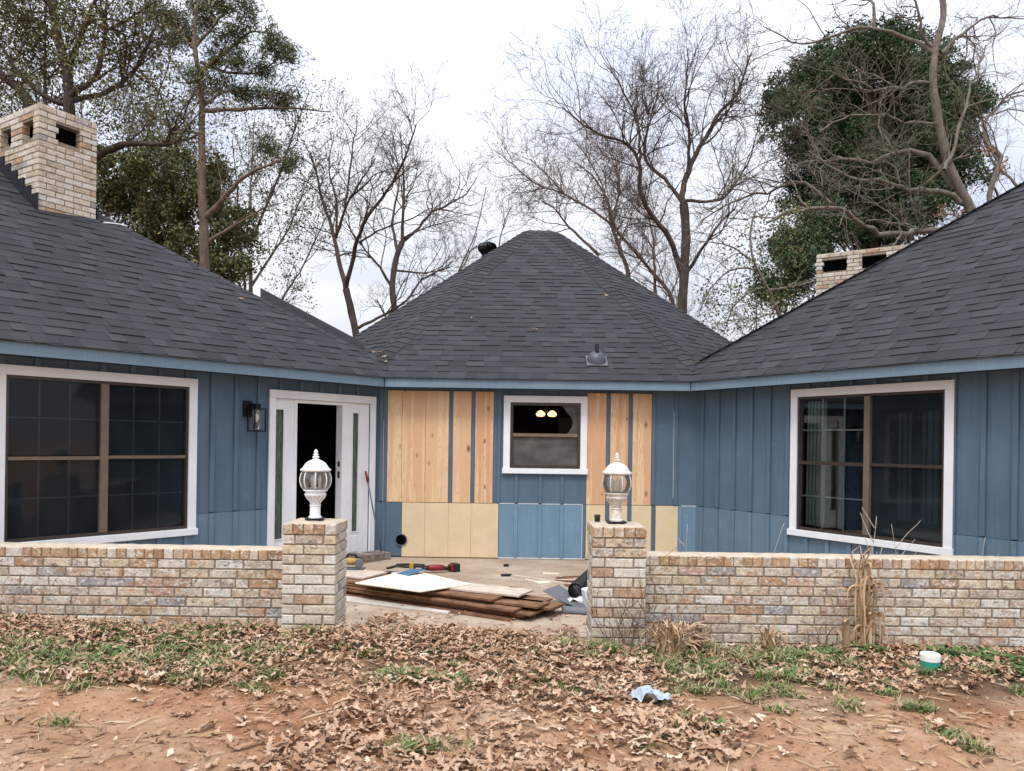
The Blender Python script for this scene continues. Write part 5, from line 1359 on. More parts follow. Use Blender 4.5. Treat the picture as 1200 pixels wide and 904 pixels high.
# ------------------------------------------------------------------ grass and weeds
def blades(name, spots, mat, label, wid=0.0035, weed=False):
    V = []; F3 = []; F4 = []
    for (cx, cy, rx, ry, n, h) in spots:
        n = int(n * (0.72 if not weed else .8)); nc = max(2, n // 55); ci = rng.integers(0, nc, n)
        qx = cx + rng.normal(0, .5, nc) * rx; qy = cy + rng.normal(0, .5, nc) * ry
        x = qx[ci] + rng.normal(0, .035, n); y = np.minimum(qy[ci] + rng.normal(0, .03, n), 5.42); a = rng.uniform(0, 6.283, n); hh = h * rng.uniform(.4, 1.2, n); ln = rng.uniform(.3, 2.2, n) * hh
        z = gz(x, y) - .004; w = wid * rng.uniform(.6, 1.4, n) * (3.2 if weed else 1)
        dx, dy = np.cos(a), np.sin(a); sx, sy = -dy, dx
        b = len(V) and sum(len(q) for q in V)
        p0 = np.stack([x - sx * w, y - sy * w, z], 1); p1 = np.stack([x + sx * w, y + sy * w, z], 1)
        mx, my, mz = x + dx * ln * .35, y + dy * ln * .35, z + hh * .62
        p2 = np.stack([mx - sx * w * (1.3 if weed else .8), my - sy * w, mz], 1); p3 = np.stack([mx + sx * w * (1.3 if weed else .8), my + sy * w, mz], 1)
        p4 = np.stack([x + dx * ln, y + dy * ln, z + hh * (.95 if not weed else .7)], 1)
        V.append(np.stack([p0, p1, p2, p3, p4], 1).reshape(-1, 3)); i = np.arange(n) * 5 + (b or 0)
        F4.append(np.stack([i, i + 1, i + 3, i + 2], 1)); F3.append(np.stack([i + 2, i + 3, i + 4], 1))
    o = mesh_obj(name, fast_mesh(name, np.concatenate(V), [np.concatenate(F4), np.concatenate(F3)], mat), (0, 0, 0))
    return tag(o, label, 'grass' if not weed else 'weeds', None, 'stuff')
sp = [(-2.3, 4.5, 1.5, .65, 5200, .05), (-1.75, 4.35, .9, .5, 2600, .05), (-2.9, 4.3, .7, .4, 1500, .055), (-3.2, 5.2, 1.0, .2, 500, .06), (-2.0, 5.25, 1.2, .2, 700, .05), (-1.36, 5.1, .3, .1, 200, .05),
      (-0.30, 4.18, .35, .12, 800, .05), (0.28, 4.2, .45, .14, 900, .045), (-0.62, 4.22, .25, .12, 400, .05), (-0.38, 3.32, .22, .12, 420, .065), (-.28, 4.7, .5, .2, 350, .04), (.3, 4.8, .7, .3, 450, .04),
      (0.74, 5.0, .5, .25, 1100, .06), (1.2, 4.75, .8, .3, 1400, .055), (1.55, 5.1, .6, .3, 1400, .075), (1.6, 4.55, .8, .3, 900, .045), (0.95, 4.35, .6, .25, 700, .045), (2.2, 4.9, .9, .25, 900, .05), (2.05, 4.05, .28, .08, 420, .05), (2.2, 3.55, .22, .1, 260, .045),
      (1.95, 3.75, .3, .15, 120, .04), (0.97, 3.78, .14, .08, 160, .05), (0.72, 3.55, .12, .08, 120, .045), (1.25, 4.0, .5, .12, 200, .035), (3.1, 4.6, .6, .2, 300, .05), (3.3, 5.0, .6, .3, 500, .06), (2.6, 4.75, .4, .1, 250, .045)]
blades('grass', sp, 'grass', 'sparse short grass growing through the leaf litter')
wd = [(1.98, 5.2, .22, .10, 260, .06), (2.38, 5.2, .16, .12, 200, .065), (3.05, 5.08, .26, .16, 480, .075), (3.42, 4.85, .24, .16, 380, .07), (2.86, 5.2, .12, .1, 120, .07), (3.2, 4.7, .12, .08, 110, .05), (-2.25, 4.9, .3, .2, 300, .04), (-1.9, 5.2, .25, .1, 180, .045), (-2.6, 4.55, .3, .2, 260, .04), (0.98, 3.8, .1, .06, 70, .04), (-.05, 4.2, .15, .06, 80, .035), (1.55, 4.75, .3, .15, 260, .045)]
blades('weeds', wd, 'weed', 'bright green broad-leaf weeds at the foot of the brick walls', 0.0035, True)
# straw and twig litter
V = []; F = []; n = 1500
x = rng.uniform(-3.5, 3.8, n); y = rng.uniform(3.0, 5.4, n); a = rng.uniform(0, 6.283, n); L = rng.uniform(.02, .14, n); w = rng.uniform(.001, .003, n); z = gz(x, y) + .006
dx, dy = np.cos(a) * L, np.sin(a) * L; sx, sy = -np.sin(a) * w, np.cos(a) * w
V = np.stack([np.stack([x - sx, y - sy, z], 1), np.stack([x + sx, y + sy, z], 1), np.stack([x + dx + sx, y + dy + sy, gz(x + dx, y + dy) + .008], 1), np.stack([x + dx - sx, y + dy - sy, gz(x + dx, y + dy) + .008], 1), np.stack([x + dx * .5, y + dy * .5, z + .008], 1)], 1).reshape(-1, 3)
i = np.arange(n) * 5; F = [np.concatenate([np.stack([i, i + 1, i + 4], 1), np.stack([i + 1, i + 2, i + 4], 1), np.stack([i + 2, i + 3, i + 4], 1), np.stack([i + 3, i, i + 4], 1)])]
# crumbs of clay
n = 5200; x = rng.uniform(-3.4, 3.6, n); y = rng.uniform(2.95, 4.7, n); sz = rng.uniform(.0025, .009, n) * np.where(rng.uniform(0, 1, n) < .06, 2.0, 1); z = gz(x, y) + sz * .2
oct_ = np.array([[1, 0, 0], [-1, 0, 0], [0, 1, 0], [0, -1, 0], [0, 0, .8], [0, 0, -.8]]); of = np.array([[0, 2, 4], [2, 1, 4], [1, 3, 4], [3, 0, 4], [2, 0, 5], [1, 2, 5], [3, 1, 5], [0, 3, 5]])
Pc = np.stack([x, y, z], 1)[:, None, :] + oct_[None] * sz[:, None, None] * rng.uniform(.5, 1.3, (n, 6, 3))
tag(mesh_obj('clay_crumbs', fast_mesh('clay_crumbs', Pc.reshape(-1, 3), (of[None] + (np.arange(n) * 6)[:, None, None]).reshape(-1, 3), 'soil'), (0, 0, 0)), 'loose crumbs of dry clay scattered over the bare ground', 'soil', None, 'stuff')
tag(mesh_obj('straw', fast_mesh('straw', V, F, 'dry'), (0, 0, 0)), 'scattered straw and tiny twigs on the bare clay', 'straw', None, 'stuff')

# ------------------------------------------------------------------ trees (limb paths in metres from each trunk's foot: x, depth, height)
LIMBS = {
 'bare_left': ((-4.19, 21), [
  ([(0,0,-0.1),(0,0,3.96),(-0.09,0,4.34),(-0.23,0,4.94),(-0.41,0,5.62)],0.2,0.16),
  ([(-0.41,0,5.62),(-0.69,0.26,6.61),(-0.8,0.4,7.16),(-1.03,0.55,7.72),(-1.31,0.74,8.48),(-1.49,0.9,9.15),(-1.72,1.05,9.74)],0.13,0.03),
  ([(-0.8,0.4,7.16),(-0.6,0.18,7.71),(-0.36,0.01,8.09),(0.16,-0.27,8.6),(0.44,-0.47,9.03)],0.08,0.025),
  ([(-0.78,0.4,7.12),(-1.01,0.98,8.39),(-1.23,1.31,9.12),(-1.4,1.58,9.76),(-1.25,1.88,10.43)],0.07,0.02),
  ([(-0.52,0.18,7.88),(-0.44,0.33,8.8),(-0.33,0.57,10.19),(-0.31,0.64,10.66)],0.06,0.02),
  ([(-0.41,0,5.62),(-0.19,-0.28,6.15),(0.04,-0.59,6.74),(0.38,-0.93,7.31),(0.75,-1.21,7.72),(1.24,-1.61,8.3),(1.55,-1.91,8.74),(1.74,-2.23,9.23)],0.12,0.025),
  ([(-0.05,0,4.56),(0.46,0.21,4.77),(1.1,0.51,5.3),(1.66,0.87,6.22),(2.34,1.12,6.51)],0.08,0.03),
  ([(0.08,-0.59,6.75),(0.81,-1.02,7.05),(1.59,-1.45,7.1),(2.1,-1.78,7.32)],0.05,0.02),
  ([(-0.76,0.26,6.61),(-0.96,0.3,6.75),(-1.25,0.36,6.9)],0.03,0.012),
 ]),
 'bare_mid': ((-3.54, 23), [
  ([(0,0,-0.1),(0,0,4.21),(-0.01,0,5.1),(-0.14,0,6.12),(0.03,0,7.15),(0.17,0,7.43)],0.2,0.14),
  ([(0.03,0,7.15),(-0.17,0.31,8.07),(-0.24,0.44,8.49),(-0.06,0.76,9.45),(-0.29,1.16,10.76),(-0.42,1.33,11.32)],0.09,0.02),
  ([(0.17,0,7.43),(0.18,-0.13,8.14),(0.2,-0.39,9.44),(0.12,-0.59,10.46)],0.1,0.02),
  ([(0.17,0,7.43),(0.47,0.15,7.76),(0.9,0.42,8.4),(1.54,0.69,8.88),(2.1,0.91,9.25),(2.32,1.1,9.8)],0.09,0.02),
  ([(-0.14,0,6.12),(-0.37,-0.34,6.6),(-0.84,-0.8,7.12),(-1.21,-1.2,7.54),(-1.27,-1.35,7.76)],0.08,0.02),
  ([(0.05,-0.34,6.51),(0.21,-0.24,6.59),(0.78,0.11,6.48),(1.31,0.42,6.7),(1.62,0.65,7.05)],0.06,0.02),
  ([(0.21,0,7.57),(0.7,-0.19,7.76),(1.27,-0.4,7.89),(1.74,-0.57,7.94)],0.05,0.02),
  ([(-0.17,0,5),(-0.42,0.09,5.43),(-0.58,0.14,5.72)],0.05,0.03),
 ]),
 'bare_small': ((-1.71, 19), [
  ([(0,0,-0.1),(0,0,3.75),(0.17,0,5.18),(0.28,0,5.57),(0.58,0,6.19),(0.81,0,6.73),(0.95,0,7.43),(0.98,0,7.81)],0.07,0.015),
  ([(-0.39,0,3.75),(-0.37,0.39,5.25),(-0.22,0.46,5.5),(0.12,0.55,5.57),(0.35,0.67,5.95),(0.61,0.83,6.56),(0.72,0.92,6.9)],0.06,0.015),
  ([(0.58,0,6.19),(0.88,0.14,6.46),(1.26,0.29,6.66)],0.03,0.01),
  ([(1.29,0,5.35),(1.27,0.19,6.48),(1.49,0.31,7.14),(1.64,0.37,7.47)],0.05,0.012),
 ]),
 'bare_big': ((4.37, 20), [
  ([(0,0,-0.1),(0,0,4.62),(-0.01,0,5),(0.05,0,5.92),(0.08,0,6.84),(0.01,0,7.76)],0.26,0.19),
  ([(0.01,0,7.76),(0.15,0.24,8.51),(0.56,0.57,9.49),(1.25,0.96,10.61),(1.85,1.24,11.36),(2.2,1.58,12.52)],0.15,0.03),
  ([(0.15,0.24,8.51),(0.14,-0.1,9.64),(-0.08,-0.29,10.22),(-0.01,-0.49,10.87),(-0.1,-0.67,11.42)],0.09,0.02),
  ([(-0.02,0,6),(-0.34,-0.22,6.69),(-0.88,-0.42,7.2),(-1.24,-0.59,7.64),(-1.35,-0.7,8),(-1.3,-0.86,8.51),(-1.57,-0.99,8.86),(-2.14,-1.16,9.02),(-2.71,-1.33,9.1),(-3.28,-1.55,9.54)],0.14,0.025),
  ([(-1.3,-0.86,8.51),(-1.29,-0.71,9.37),(-1.52,-0.55,10.25),(-1.91,-0.41,10.96),(-2.16,-0.35,11.23)],0.07,0.02),
  ([(0.01,0,7.76),(-0.57,0.45,8.66),(-0.96,0.71,9.18),(-0.85,0.91,9.69),(-0.42,1.45,11.16),(-0.38,1.72,11.92)],0.1,0.02),
  ([(0.13,0,6),(0.44,-0.43,6.57),(0.66,-0.79,7.04),(1.04,-1.13,7.3)],0.09,0.03),
  ([(0.06,0,7.84),(1.16,0.52,8.02),(2.03,1.17,9.3),(2.43,1.64,10.38)],0.08,0.02),
  ([(0.56,0.57,9.49),(0.94,0.41,9.6),(1.31,-0.02,10.52),(1.15,-0.27,11.07)],0.05,0.015),
 ]),
 'bare_back': ((5.61, 26), [
  ([(0,0,-0.1),(0,0,5.56),(-0.29,0,6.7),(-0.95,0,7.45),(-1.72,0,8.31),(-2.27,0,8.95),(-3.04,0,9.49),(-4.03,0,10.02),(-4.9,0,10.22),(-5.78,0,10.97)],0.2,0.03),
  ([(-1.58,0,5.54),(-1.75,0.49,7.44),(-2.06,0.74,8.39),(-2.27,0.95,9.23),(-2.36,1.22,10.33),(-2.92,1.47,11.2),(-3.48,1.64,11.6)],0.18,0.03),
  ([(-2.67,0.74,8.04),(-3.19,0.61,8.56),(-3.76,0.48,8.96),(-4.22,0.34,9.58),(-4.67,0.25,9.76)],0.1,0.03),
  ([(-2.27,0,8.95),(-2.67,0.49,10.42),(-3.2,0.9,11.56),(-3.64,1.18,12.34)],0.08,0.02),
  ([(-4.03,0,10.02),(-4.68,0.17,10.72),(-5.12,0.28,11.19)],0.06,0.02),
  ([(-0.76,0,5.55),(-0.84,0.28,7.19),(-0.87,0.56,8.8),(-1.07,0.72,9.74),(-0.83,0.92,10.93)],0.12,0.03),
  ([(-2.38,0,8.95),(-2.05,0.19,10),(-2.15,0.38,11.16),(-2.47,0.53,11.99)],0.08,0.02),
 ]),
 'oak_right': ((10.43, 17), [
  ([(0,0,-0.1),(0,0,5.58),(-0.26,0,6.41),(-0.48,0,6.99),(-0.86,0,7.57),(-1.13,0,8.66),(-1.27,0,9.57),(-1.24,0,10.33),(-1,0,11.08),(-1.09,0,11.67)],0.34,0.1),
  ([(-0.48,0,6.91),(-1.06,-0.2,7.17),(-1.94,-0.48,7.07),(-2.71,-0.73,7.21),(-3.55,-1,7.11),(-4.02,-1.18,7.27),(-4.48,-1.37,7.5)],0.14,0.03),
  ([(-0.69,0,7.24),(-0.97,0.12,7.87),(-1.58,0.24,7.94),(-2.04,0.33,8.01),(-2.59,0.44,7.88),(-3.15,0.55,7.95),(-3.71,0.65,8.02),(-4.03,0.72,7.95)],0.15,0.03),
  ([(-0.26,0,6.24),(-1,-0.27,6.24),(-2.01,-0.64,6.21),(-2.7,-0.91,6.12),(-3.48,-1.23,6.25),(-4.14,-1.51,6.39),(-4.86,-1.82,6.28),(-5.57,-2.17,5.8)],0.16,0.04),
  ([(-3.86,-1,6.55),(-4.51,-0.85,6.99),(-5.26,-0.69,6.87),(-6.01,-0.53,6.67),(-6.46,-0.41,6.21)],0.08,0.02),
  ([(-1.24,0,10.24),(-1.95,0.25,10.78),(-2.4,0.39,10.94),(-3.01,0.57,10.94),(-3.54,0.74,10.85),(-4.1,0.9,11.01),(-4.66,1.07,11.36)],0.1,0.02),
  ([(-2.36,0.39,10.94),(-2.44,0.51,11.69),(-2.58,0.59,12.17)],0.08,0.03),
  ([(-0.01,0,6.41),(0.17,0.18,7.14),(0.53,0.35,7.8),(0.2,0.53,8.38),(0.38,0.69,9.05),(0.92,0.87,9.66),(1.48,1,9.9)],0.14,0.03),
  ([(-1.24,0,10.33),(-1.63,-0.1,10.69),(-1.5,-0.16,10.98),(-1.89,-0.27,11.41)],0.08,0.03),
  ([(-1.07,0,10.24),(-0.24,0.28,10.83),(0.5,0.51,11.22),(1.24,0.73,11.43)],0.09,0.02),
  ([(-1.47,-0.2,7.25),(-1.21,-0.62,7.67),(-0.9,-0.89,7.66)],0.08,0.03),
  ([(-1.27,0,9.57),(-2.31,-0.51,9.16),(-3.26,-1,9.08),(-3.98,-1.4,9.11)],0.07,0.02),
  ([(-1.13,0,8.66),(-1.98,-0.36,8.49),(-2.93,-0.81,8.62),(-3.62,-1.12,8.39),(-4.32,-1.51,7.83)],0.07,0.02),
  ([(-1.44,-0.89,7.33),(-0.79,-0.41,8.73),(-0.37,-0.1,9.71),(0.03,0.16,10.51)],0.08,0.02),
 ]),
 'droop': ((5.54, 15), [
  ([(0,0,-0.1),(0,0,3.13),(-0.38,0,4.08),(-0.61,0,4.59),(-0.91,0,5.03),(-0.99,0,5.62),(-0.85,0,6.07)],0.1,0.03),
  ([(-0.57,0,4.52),(-0.19,-0.07,4.51),(0.25,-0.17,4.68)],0.06,0.03),
  ([(-0.61,0,4.59),(-1.15,-0.1,4.42),(-1.47,-0.2,3.89),(-1.55,-0.27,3.51)],0.04,0.012),
  ([(-0.76,0,4.89),(-1.32,0.11,5.05),(-1.73,0.22,4.62),(-1.85,0.32,4.11)],0.04,0.012),
  ([(-0.38,0,4.08),(-0.79,-0.13,4.05),(-1.05,-0.29,3.66)],0.03,0.012),
  ([(-0.91,0,5.11),(-1.47,0.13,5.5),(-1.9,0.2,5.52)],0.04,0.012),
 ]),
 'spring_big': ((-9.25, 16), [
  ([(0,0,-0.1),(0,0,6.04),(-0.1,0,8.37),(-0.17,0,9.15),(-0.34,0,9.73),(-0.49,0,10.57),(-0.56,0,11.09)],0.3,0.12),
  ([(-0.51,0,7.46),(-1.04,0.2,8.58),(-1.35,0.27,8.94),(-1.73,0.34,9.16),(-2.19,0.43,9.46)],0.22,0.1),
  ([(-0.07,0,8.57),(0.43,-0.09,8.73),(0.67,-0.19,9.2),(0.79,-0.31,9.78),(0.91,-0.42,10.35)],0.1,0.04),
  ([(-0.54,0,7.78),(-0.66,0.12,8.48),(-0.84,0.39,10.12),(-0.89,0.5,10.86)],0.06,0.03),
  ([(0.02,0,6.94),(0.59,-0.16,7.22),(0.92,-0.25,7.38),(1.58,-0.41,7.39),(2.22,-0.57,7.31),(2.99,-0.78,7.52)],0.14,0.03),
  ([(-0.13,0,8.43),(0.53,0.21,8.67),(1.02,0.4,9.16),(1.31,0.61,9.94),(1.36,0.77,10.63)],0.09,0.03),
  ([(-0.17,0,9.15),(0.33,-0.27,9.66),(0.71,-0.52,10.16),(0.91,-0.67,10.46)],0.1,0.04),
  ([(-0.34,0,9.73),(-1.02,0.13,10.25),(-1.69,0.25,10.57)],0.09,0.03),
  ([(-0.1,0,8.37),(-0.61,-0.17,8.48),(-0.94,-0.36,8.9),(-1.24,-0.59,9.47)],0.08,0.03),
  ([(0.79,-0.31,9.77),(1.31,-0.19,10.1),(1.76,-0.08,10.56)],0.05,0.02),
 ]),
 'pine': ((-8.01, 20), [
  ([(0,0,-0.1),(0,0,5.12),(-0.05,0,5.93),(-0.11,0,7.22),(-0.17,0,8.84),(-0.19,0,10.14),(-0.24,0,10.87),(-0.42,0,11.68),(-0.39,0,12.49),(-0.27,0,13.06)],0.22,0.07),
  ([(-0.17,0,10.02),(0.63,0.07,10.15),(1.34,0.14,10.18),(2.06,0.21,10.22),(3.1,0.3,10.16)],0.07,0.02),
  ([(-0.09,0,7.22),(0.33,-0.09,7.53),(0.85,-0.23,8.05),(1.53,-0.36,8.41),(2.2,-0.49,8.62)],0.1,0.03),
  ([(-0.08,0,6.49),(0.2,0.06,6.68),(0.87,0.21,7.13),(1.24,0.31,7.5),(1.71,0.4,7.74)],0.06,0.025),
  ([(-0.24,0,10.95),(0.28,-0.12,11.38),(0.8,-0.23,11.66),(1.32,-0.34,12.01),(1.66,-0.41,11.82)],0.07,0.02),
  ([(-0.24,0,10.87),(-0.51,0.06,10.65),(-0.99,0.2,11.37),(-1.26,0.26,11.64)],0.05,0.02),
  ([(-0.19,0,10.14),(0.34,0.2,10.65),(0.93,0.37,10.65),(1.69,0.59,10.76)],0.05,0.02),
  ([(-0.38,0,11.68),(0.2,-0.14,12.18),(0.47,-0.24,12.61),(0.98,-0.32,12.57)],0.05,0.02),
  ([(-0.42,0,11.68),(-0.96,0.11,12.14),(-1.16,0.18,12.5)],0.05,0.02),
  ([(-0.18,0,9.41),(-0.82,-0.12,9.43),(-1.4,-0.26,9.69)],0.04,0.015),
  ([(-0.25,0,11.28),(0.51,0.16,11.04),(1.28,0.3,11.12),(1.65,0.42,11.68)],0.05,0.02),
 ]),
}
BLOBS = {
'cedar': [(9.21, 25.28, 13.33, 0.83), (10.31, 25.25, 14.08, 0.88), (10.18, 22.76, 13.18, 0.83), (11.22, 22.84, 13.24, 0.88), (13.24, 24.94, 13.84, 0.88), (13.83, 24.66, 12.99, 0.88), (14.1, 24.48, 12.06, 0.77), (8.56, 23.46, 11.32, 0.88), (10.05, 24.3, 12.29, 1.06), (11.24, 24.3, 12.78, 1.06), (12.4, 24.23, 12.53, 1.06), (12.49, 23.04, 11.09, 0.94), (9.17, 23.81, 10.3, 0.83), (10.17, 23.7, 10.75, 1.06), (11.89, 24.62, 11.61, 1.06), (13.27, 25.39, 10.94, 1.0), (14.2, 25.26, 11.28, 0.77), (9.19, 24.12, 9.35, 0.71), (10.14, 23.85, 9.51, 0.94), (11.07, 23.35, 9.71, 1.06), (11.89, 22.7, 8.71, 0.83), (9.21, 22.68, 8.0, 0.71), (10.88, 23.9, 8.48, 0.83), (11.73, 23.49, 8.26, 0.71), (13.54, 23.66, 9.85, 0.59), (9.09, 25.1, 8.06, 0.53), (9.55, 24.07, 7.8, 0.47), (8.22, 24.17, 12.33, 0.47), (13.74, 23.26, 12.0, 0.47)],
'pine': [(-7.57, 19.43, 12.5, 0.36), (-6.99, 19.79, 12.68, 0.41), (-6.34, 19.56, 11.56, 0.36), (-6.12, 20.01, 11.6, 0.41), (-6.32, 20.6, 10.6, 0.36), (-6.69, 20.21, 10.5, 0.28), (-8.26, 19.62, 10.77, 0.28), (-8.71, 20.47, 12.17, 0.32), (-9.24, 20.36, 11.93, 0.24), (-6.37, 20.28, 9.14, 0.28), (-6.1, 20.49, 8.81, 0.23), (-7.23, 20.32, 10.62, 0.32), (-7.9, 20.35, 10.92, 0.32), (-7.22, 19.82, 11.2, 0.32), (-8.35, 20.58, 12.65, 0.32), (-6.82, 20.55, 11.32, 0.31), (-7.15, 19.59, 11.96, 0.32), (-9.06, 20.3, 12.49, 0.32), (-8.39, 20.26, 12.88, 0.32), (-7.6, 19.95, 11.83, 0.28), (-9.43, 20.04, 12.58, 0.32), (-7.77, 19.99, 11.44, 0.24), (-8.46, 20.51, 10.69, 0.2), (-9.54, 20.0, 9.88, 0.24)],
'bush': [(-12.09, 23.8, 9.24, 0.84), (-10.78, 22.65, 9.43, 0.84), (-10.61, 23.92, 9.69, 0.75), (-11.68, 23.96, 8.53, 0.84), (-10.33, 22.91, 8.23, 0.84), (-9.7, 23.16, 8.88, 0.65), (-9.38, 24.01, 9.55, 0.47), (-9.08, 23.54, 8.44, 0.56), (-8.67, 22.97, 7.43, 0.56), (-8.05, 22.33, 6.55, 0.47), (-9.43, 22.58, 7.04, 0.75), (-10.76, 23.48, 7.44, 0.75), (-8.9, 22.2, 6.24, 0.65), (-9.03, 23.98, 6.24, 0.47), (-11.78, 22.44, 9.53, 0.65), (-12.76, 23.99, 8.91, 0.56), (-8.06, 22.54, 7.97, 0.33), (-8.31, 24.1, 7.64, 0.28), (-10.38, 23.49, 6.69, 0.56), (-8.9, 23.01, 9.59, 0.33), (-12.34, 23.04, 7.49, 0.56), (-11.56, 23.36, 7.31, 0.65)],
'spring': [(-10.55, 16.26, 10.32, 0.71), (-9.27, 15.44, 9.94, 0.71), (-8.34, 15.12, 9.72, 0.71), (-8.06, 16.04, 10.03, 0.65), (-8.27, 17.3, 10.08, 0.58), (-8.62, 16.37, 9.47, 0.65), (-8.41, 14.73, 8.84, 0.65), (-10.58, 16.96, 9.88, 0.65), (-11.08, 16.68, 9.73, 0.58), (-8.64, 17.22, 9.27, 0.52), (-8.17, 15.07, 8.04, 0.45), (-8.66, 16.73, 8.3, 0.45), (-6.88, 14.68, 7.88, 0.39), (-7.84, 16.46, 8.06, 0.39), (-6.81, 15.32, 7.67, 0.39), (-6.49, 15.18, 7.25, 0.26), (-11.51, 17.13, 9.18, 0.39), (-9.48, 14.82, 8.27, 0.39), (-7.56, 16.07, 10.44, 0.39)],
'droop': [(4.9, 15.42, 5.89, 0.44), (5.17, 14.69, 5.69, 0.44), (4.3, 14.65, 5.09, 0.44), (5.07, 15.46, 5.15, 0.52), (5.4, 14.91, 5.17, 0.37), (4.27, 15.26, 4.49, 0.44), (4.61, 14.44, 4.19, 0.52), (5.32, 14.83, 4.27, 0.44), (3.8, 14.61, 3.85, 0.37), (4.63, 15.21, 3.81, 0.44), (3.63, 14.5, 4.33, 0.29), (5.35, 15.55, 3.95, 0.37), (5.15, 14.43, 5.9, 0.29)],
'darkfill': [(7.74, 21.37, 7.08, 0.62), (7.73, 20.23, 6.29, 0.52), (6.92, 20.45, 5.63, 0.52), (7.84, 21.31, 6.02, 0.52)],
'rust': [(0.38, 25.66, 9.35, 0.87), (1.2, 24.63, 8.53, 0.87), (2.48, 27.47, 9.71, 0.87), (3.2, 24.95, 8.34, 0.76), (3.99, 24.61, 7.54, 0.65), (4.78, 25.53, 7.67, 0.65), (0.07, 26.35, 8.9, 0.65), (5.44, 26.73, 8.63, 0.65), (3.8, 24.84, 8.94, 0.76), (1.97, 25.51, 10.08, 0.76)],
'oakrust': [(9.33, 16.72, 6.65, 0.21), (8.94, 16.97, 6.3, 0.13), (8.57, 17.16, 6.22, 0.1), (10.48, 17.14, 8.14, 0.17), (10.97, 17.24, 7.93, 0.21), (9.91, 17.15, 6.7, 0.17)],
}
class Wood:
    """collects tapered tubes quickly"""
    def __init__(s): s.V = []; s.F = []; s.k = 0; s.tips = []
    def tube(s, P, r, n):
        m = len(P); t = np.empty_like(P); t[1:-1] = P[2:] - P[:-2]; t[0] = P[1] - P[0]; t[-1] = P[-1] - P[-2]
        t /= np.linalg.norm(t, axis=1)[:, None] + 1e-9
        ref = np.array([0.31, 0.77, 0.2]) if abs(t[:, 1].mean()) < .8 else np.array([1., .1, .2])
        u = np.cross(t, ref); u /= np.linalg.norm(u, axis=1)[:, None] + 1e-9; w = np.cross(t, u)
        a = np.linspace(0, 2 * math.pi, n, endpoint=False)
        s.V.append((P[:, None, :] + r[:, None, None] * (np.cos(a)[None, :, None] * u[:, None, :] + np.sin(a)[None, :, None] * w[:, None, :])).reshape(-1, 3))
        i = (np.arange(m - 1)[:, None] * n + np.arange(n)[None, :]); j = (np.arange(m - 1)[:, None] * n + (np.arange(n) + 1)[None, :] % n)
        s.F.append(np.stack([i, j, j + n, i + n], 2).reshape(-1, 4) + s.k); s.k += m * n
    def obj(s, name, mat, parent, loc):
        return mesh_obj(name, fast_mesh(name, np.concatenate(s.V), np.concatenate(s.F), mat, True), loc, parent)
def smooth_path(pts, step, wob, r):
    pts = np.array(pts, float)
    d = np.concatenate([[0], np.cumsum(np.linalg.norm(np.diff(pts, axis=0), axis=1))]); m = max(3, int(d[-1] / step) + 1)
    t = np.linspace(0, d[-1], m); P = np.stack([np.interp(t, d, pts[:, i]) for i in range(3)], 1)
    for _ in range(2): P[1:-1] = (P[:-2] + 2 * P[1:-1] + P[2:]) / 4
    w = r.normal(0, wob, P.shape); w = np.cumsum(w, 0) * .5; w -= np.linspace(0, 1, m)[:, None] * w[-1]; w[0] = 0
    return P + w
def spawn(twig, P, rad, level, maxl, r, prm):
    """children along a limb"""
    L = np.linalg.norm(np.diff(P, axis=0), axis=1).sum()
    dens, ratio, ang, up, rmin, kink = prm['dens'][level], prm['ratio'][level], prm['ang'], prm['up'], prm['rmin'], prm['kink']
    n = int(L * dens * r.uniform(.8, 1.2)) + (1 if level else 2)
    for k in range(n):
        t = r.uniform(.22 if level == 0 else .12, 1.0) ; i = min(int(t * (len(P) - 1)), len(P) - 2)
        p = P[i] + (P[i + 1] - P[i]) * (t * (len(P) - 1) - i); d = P[i + 1] - P[i]; d = d / (np.linalg.norm(d) + 1e-9)
        rr = float(np.interp(t, np.linspace(0, 1, len(rad)), rad))
        if t > .97: a = r.uniform(.05, .4)
        else: a = r.uniform(ang[0], ang[1])
        q = r.normal(0, 1, 3); q -= d * np.dot(q, d); q /= np.linalg.norm(q) + 1e-9
        v = d * math.cos(a) + q * math.sin(a); v[2] += up; v /= np.linalg.norm(v)
        ln = min(prm['len'][level] * r.uniform(.45, 1.15), L * ratio * 1.6) * (1.15 - .45 * t)
        r0 = max(min(rr * .6, prm['rad'][level]), rmin); m = prm['seg'][level]
        C = np.empty((m + 1, 3)); C[0] = p
        for j in range(m):
            v = v + r.normal(0, kink, 3); v[2] += up * .18 + prm['grav'] * (j / m); v /= np.linalg.norm(v); C[j + 1] = C[j] + v * ln / m
        rd = np.linspace(r0, max(r0 * .35, rmin * .7), m + 1)
        twig.tube(C, rd, 5 if level == 0 else (4 if level == 1 else 3))
        if level + 1 < maxl: spawn(twig, C, rd, level + 1, maxl, r, prm)
        else: twig.tips.append(C[-1]); twig.tips.append(C[m // 2])
PRM = dict(dens=(2.2, 2.9, 3.4, 4.0), ratio=(.55, .6, .6, .6), ang=(.45, 1.15), up=.13, rmin=.0034, kink=.21, grav=0.0, len=(1.9, 1.0, .55, .3), rad=(.020, .009, .0055, .004), seg=(7, 5, 4, 3), thin=.56)
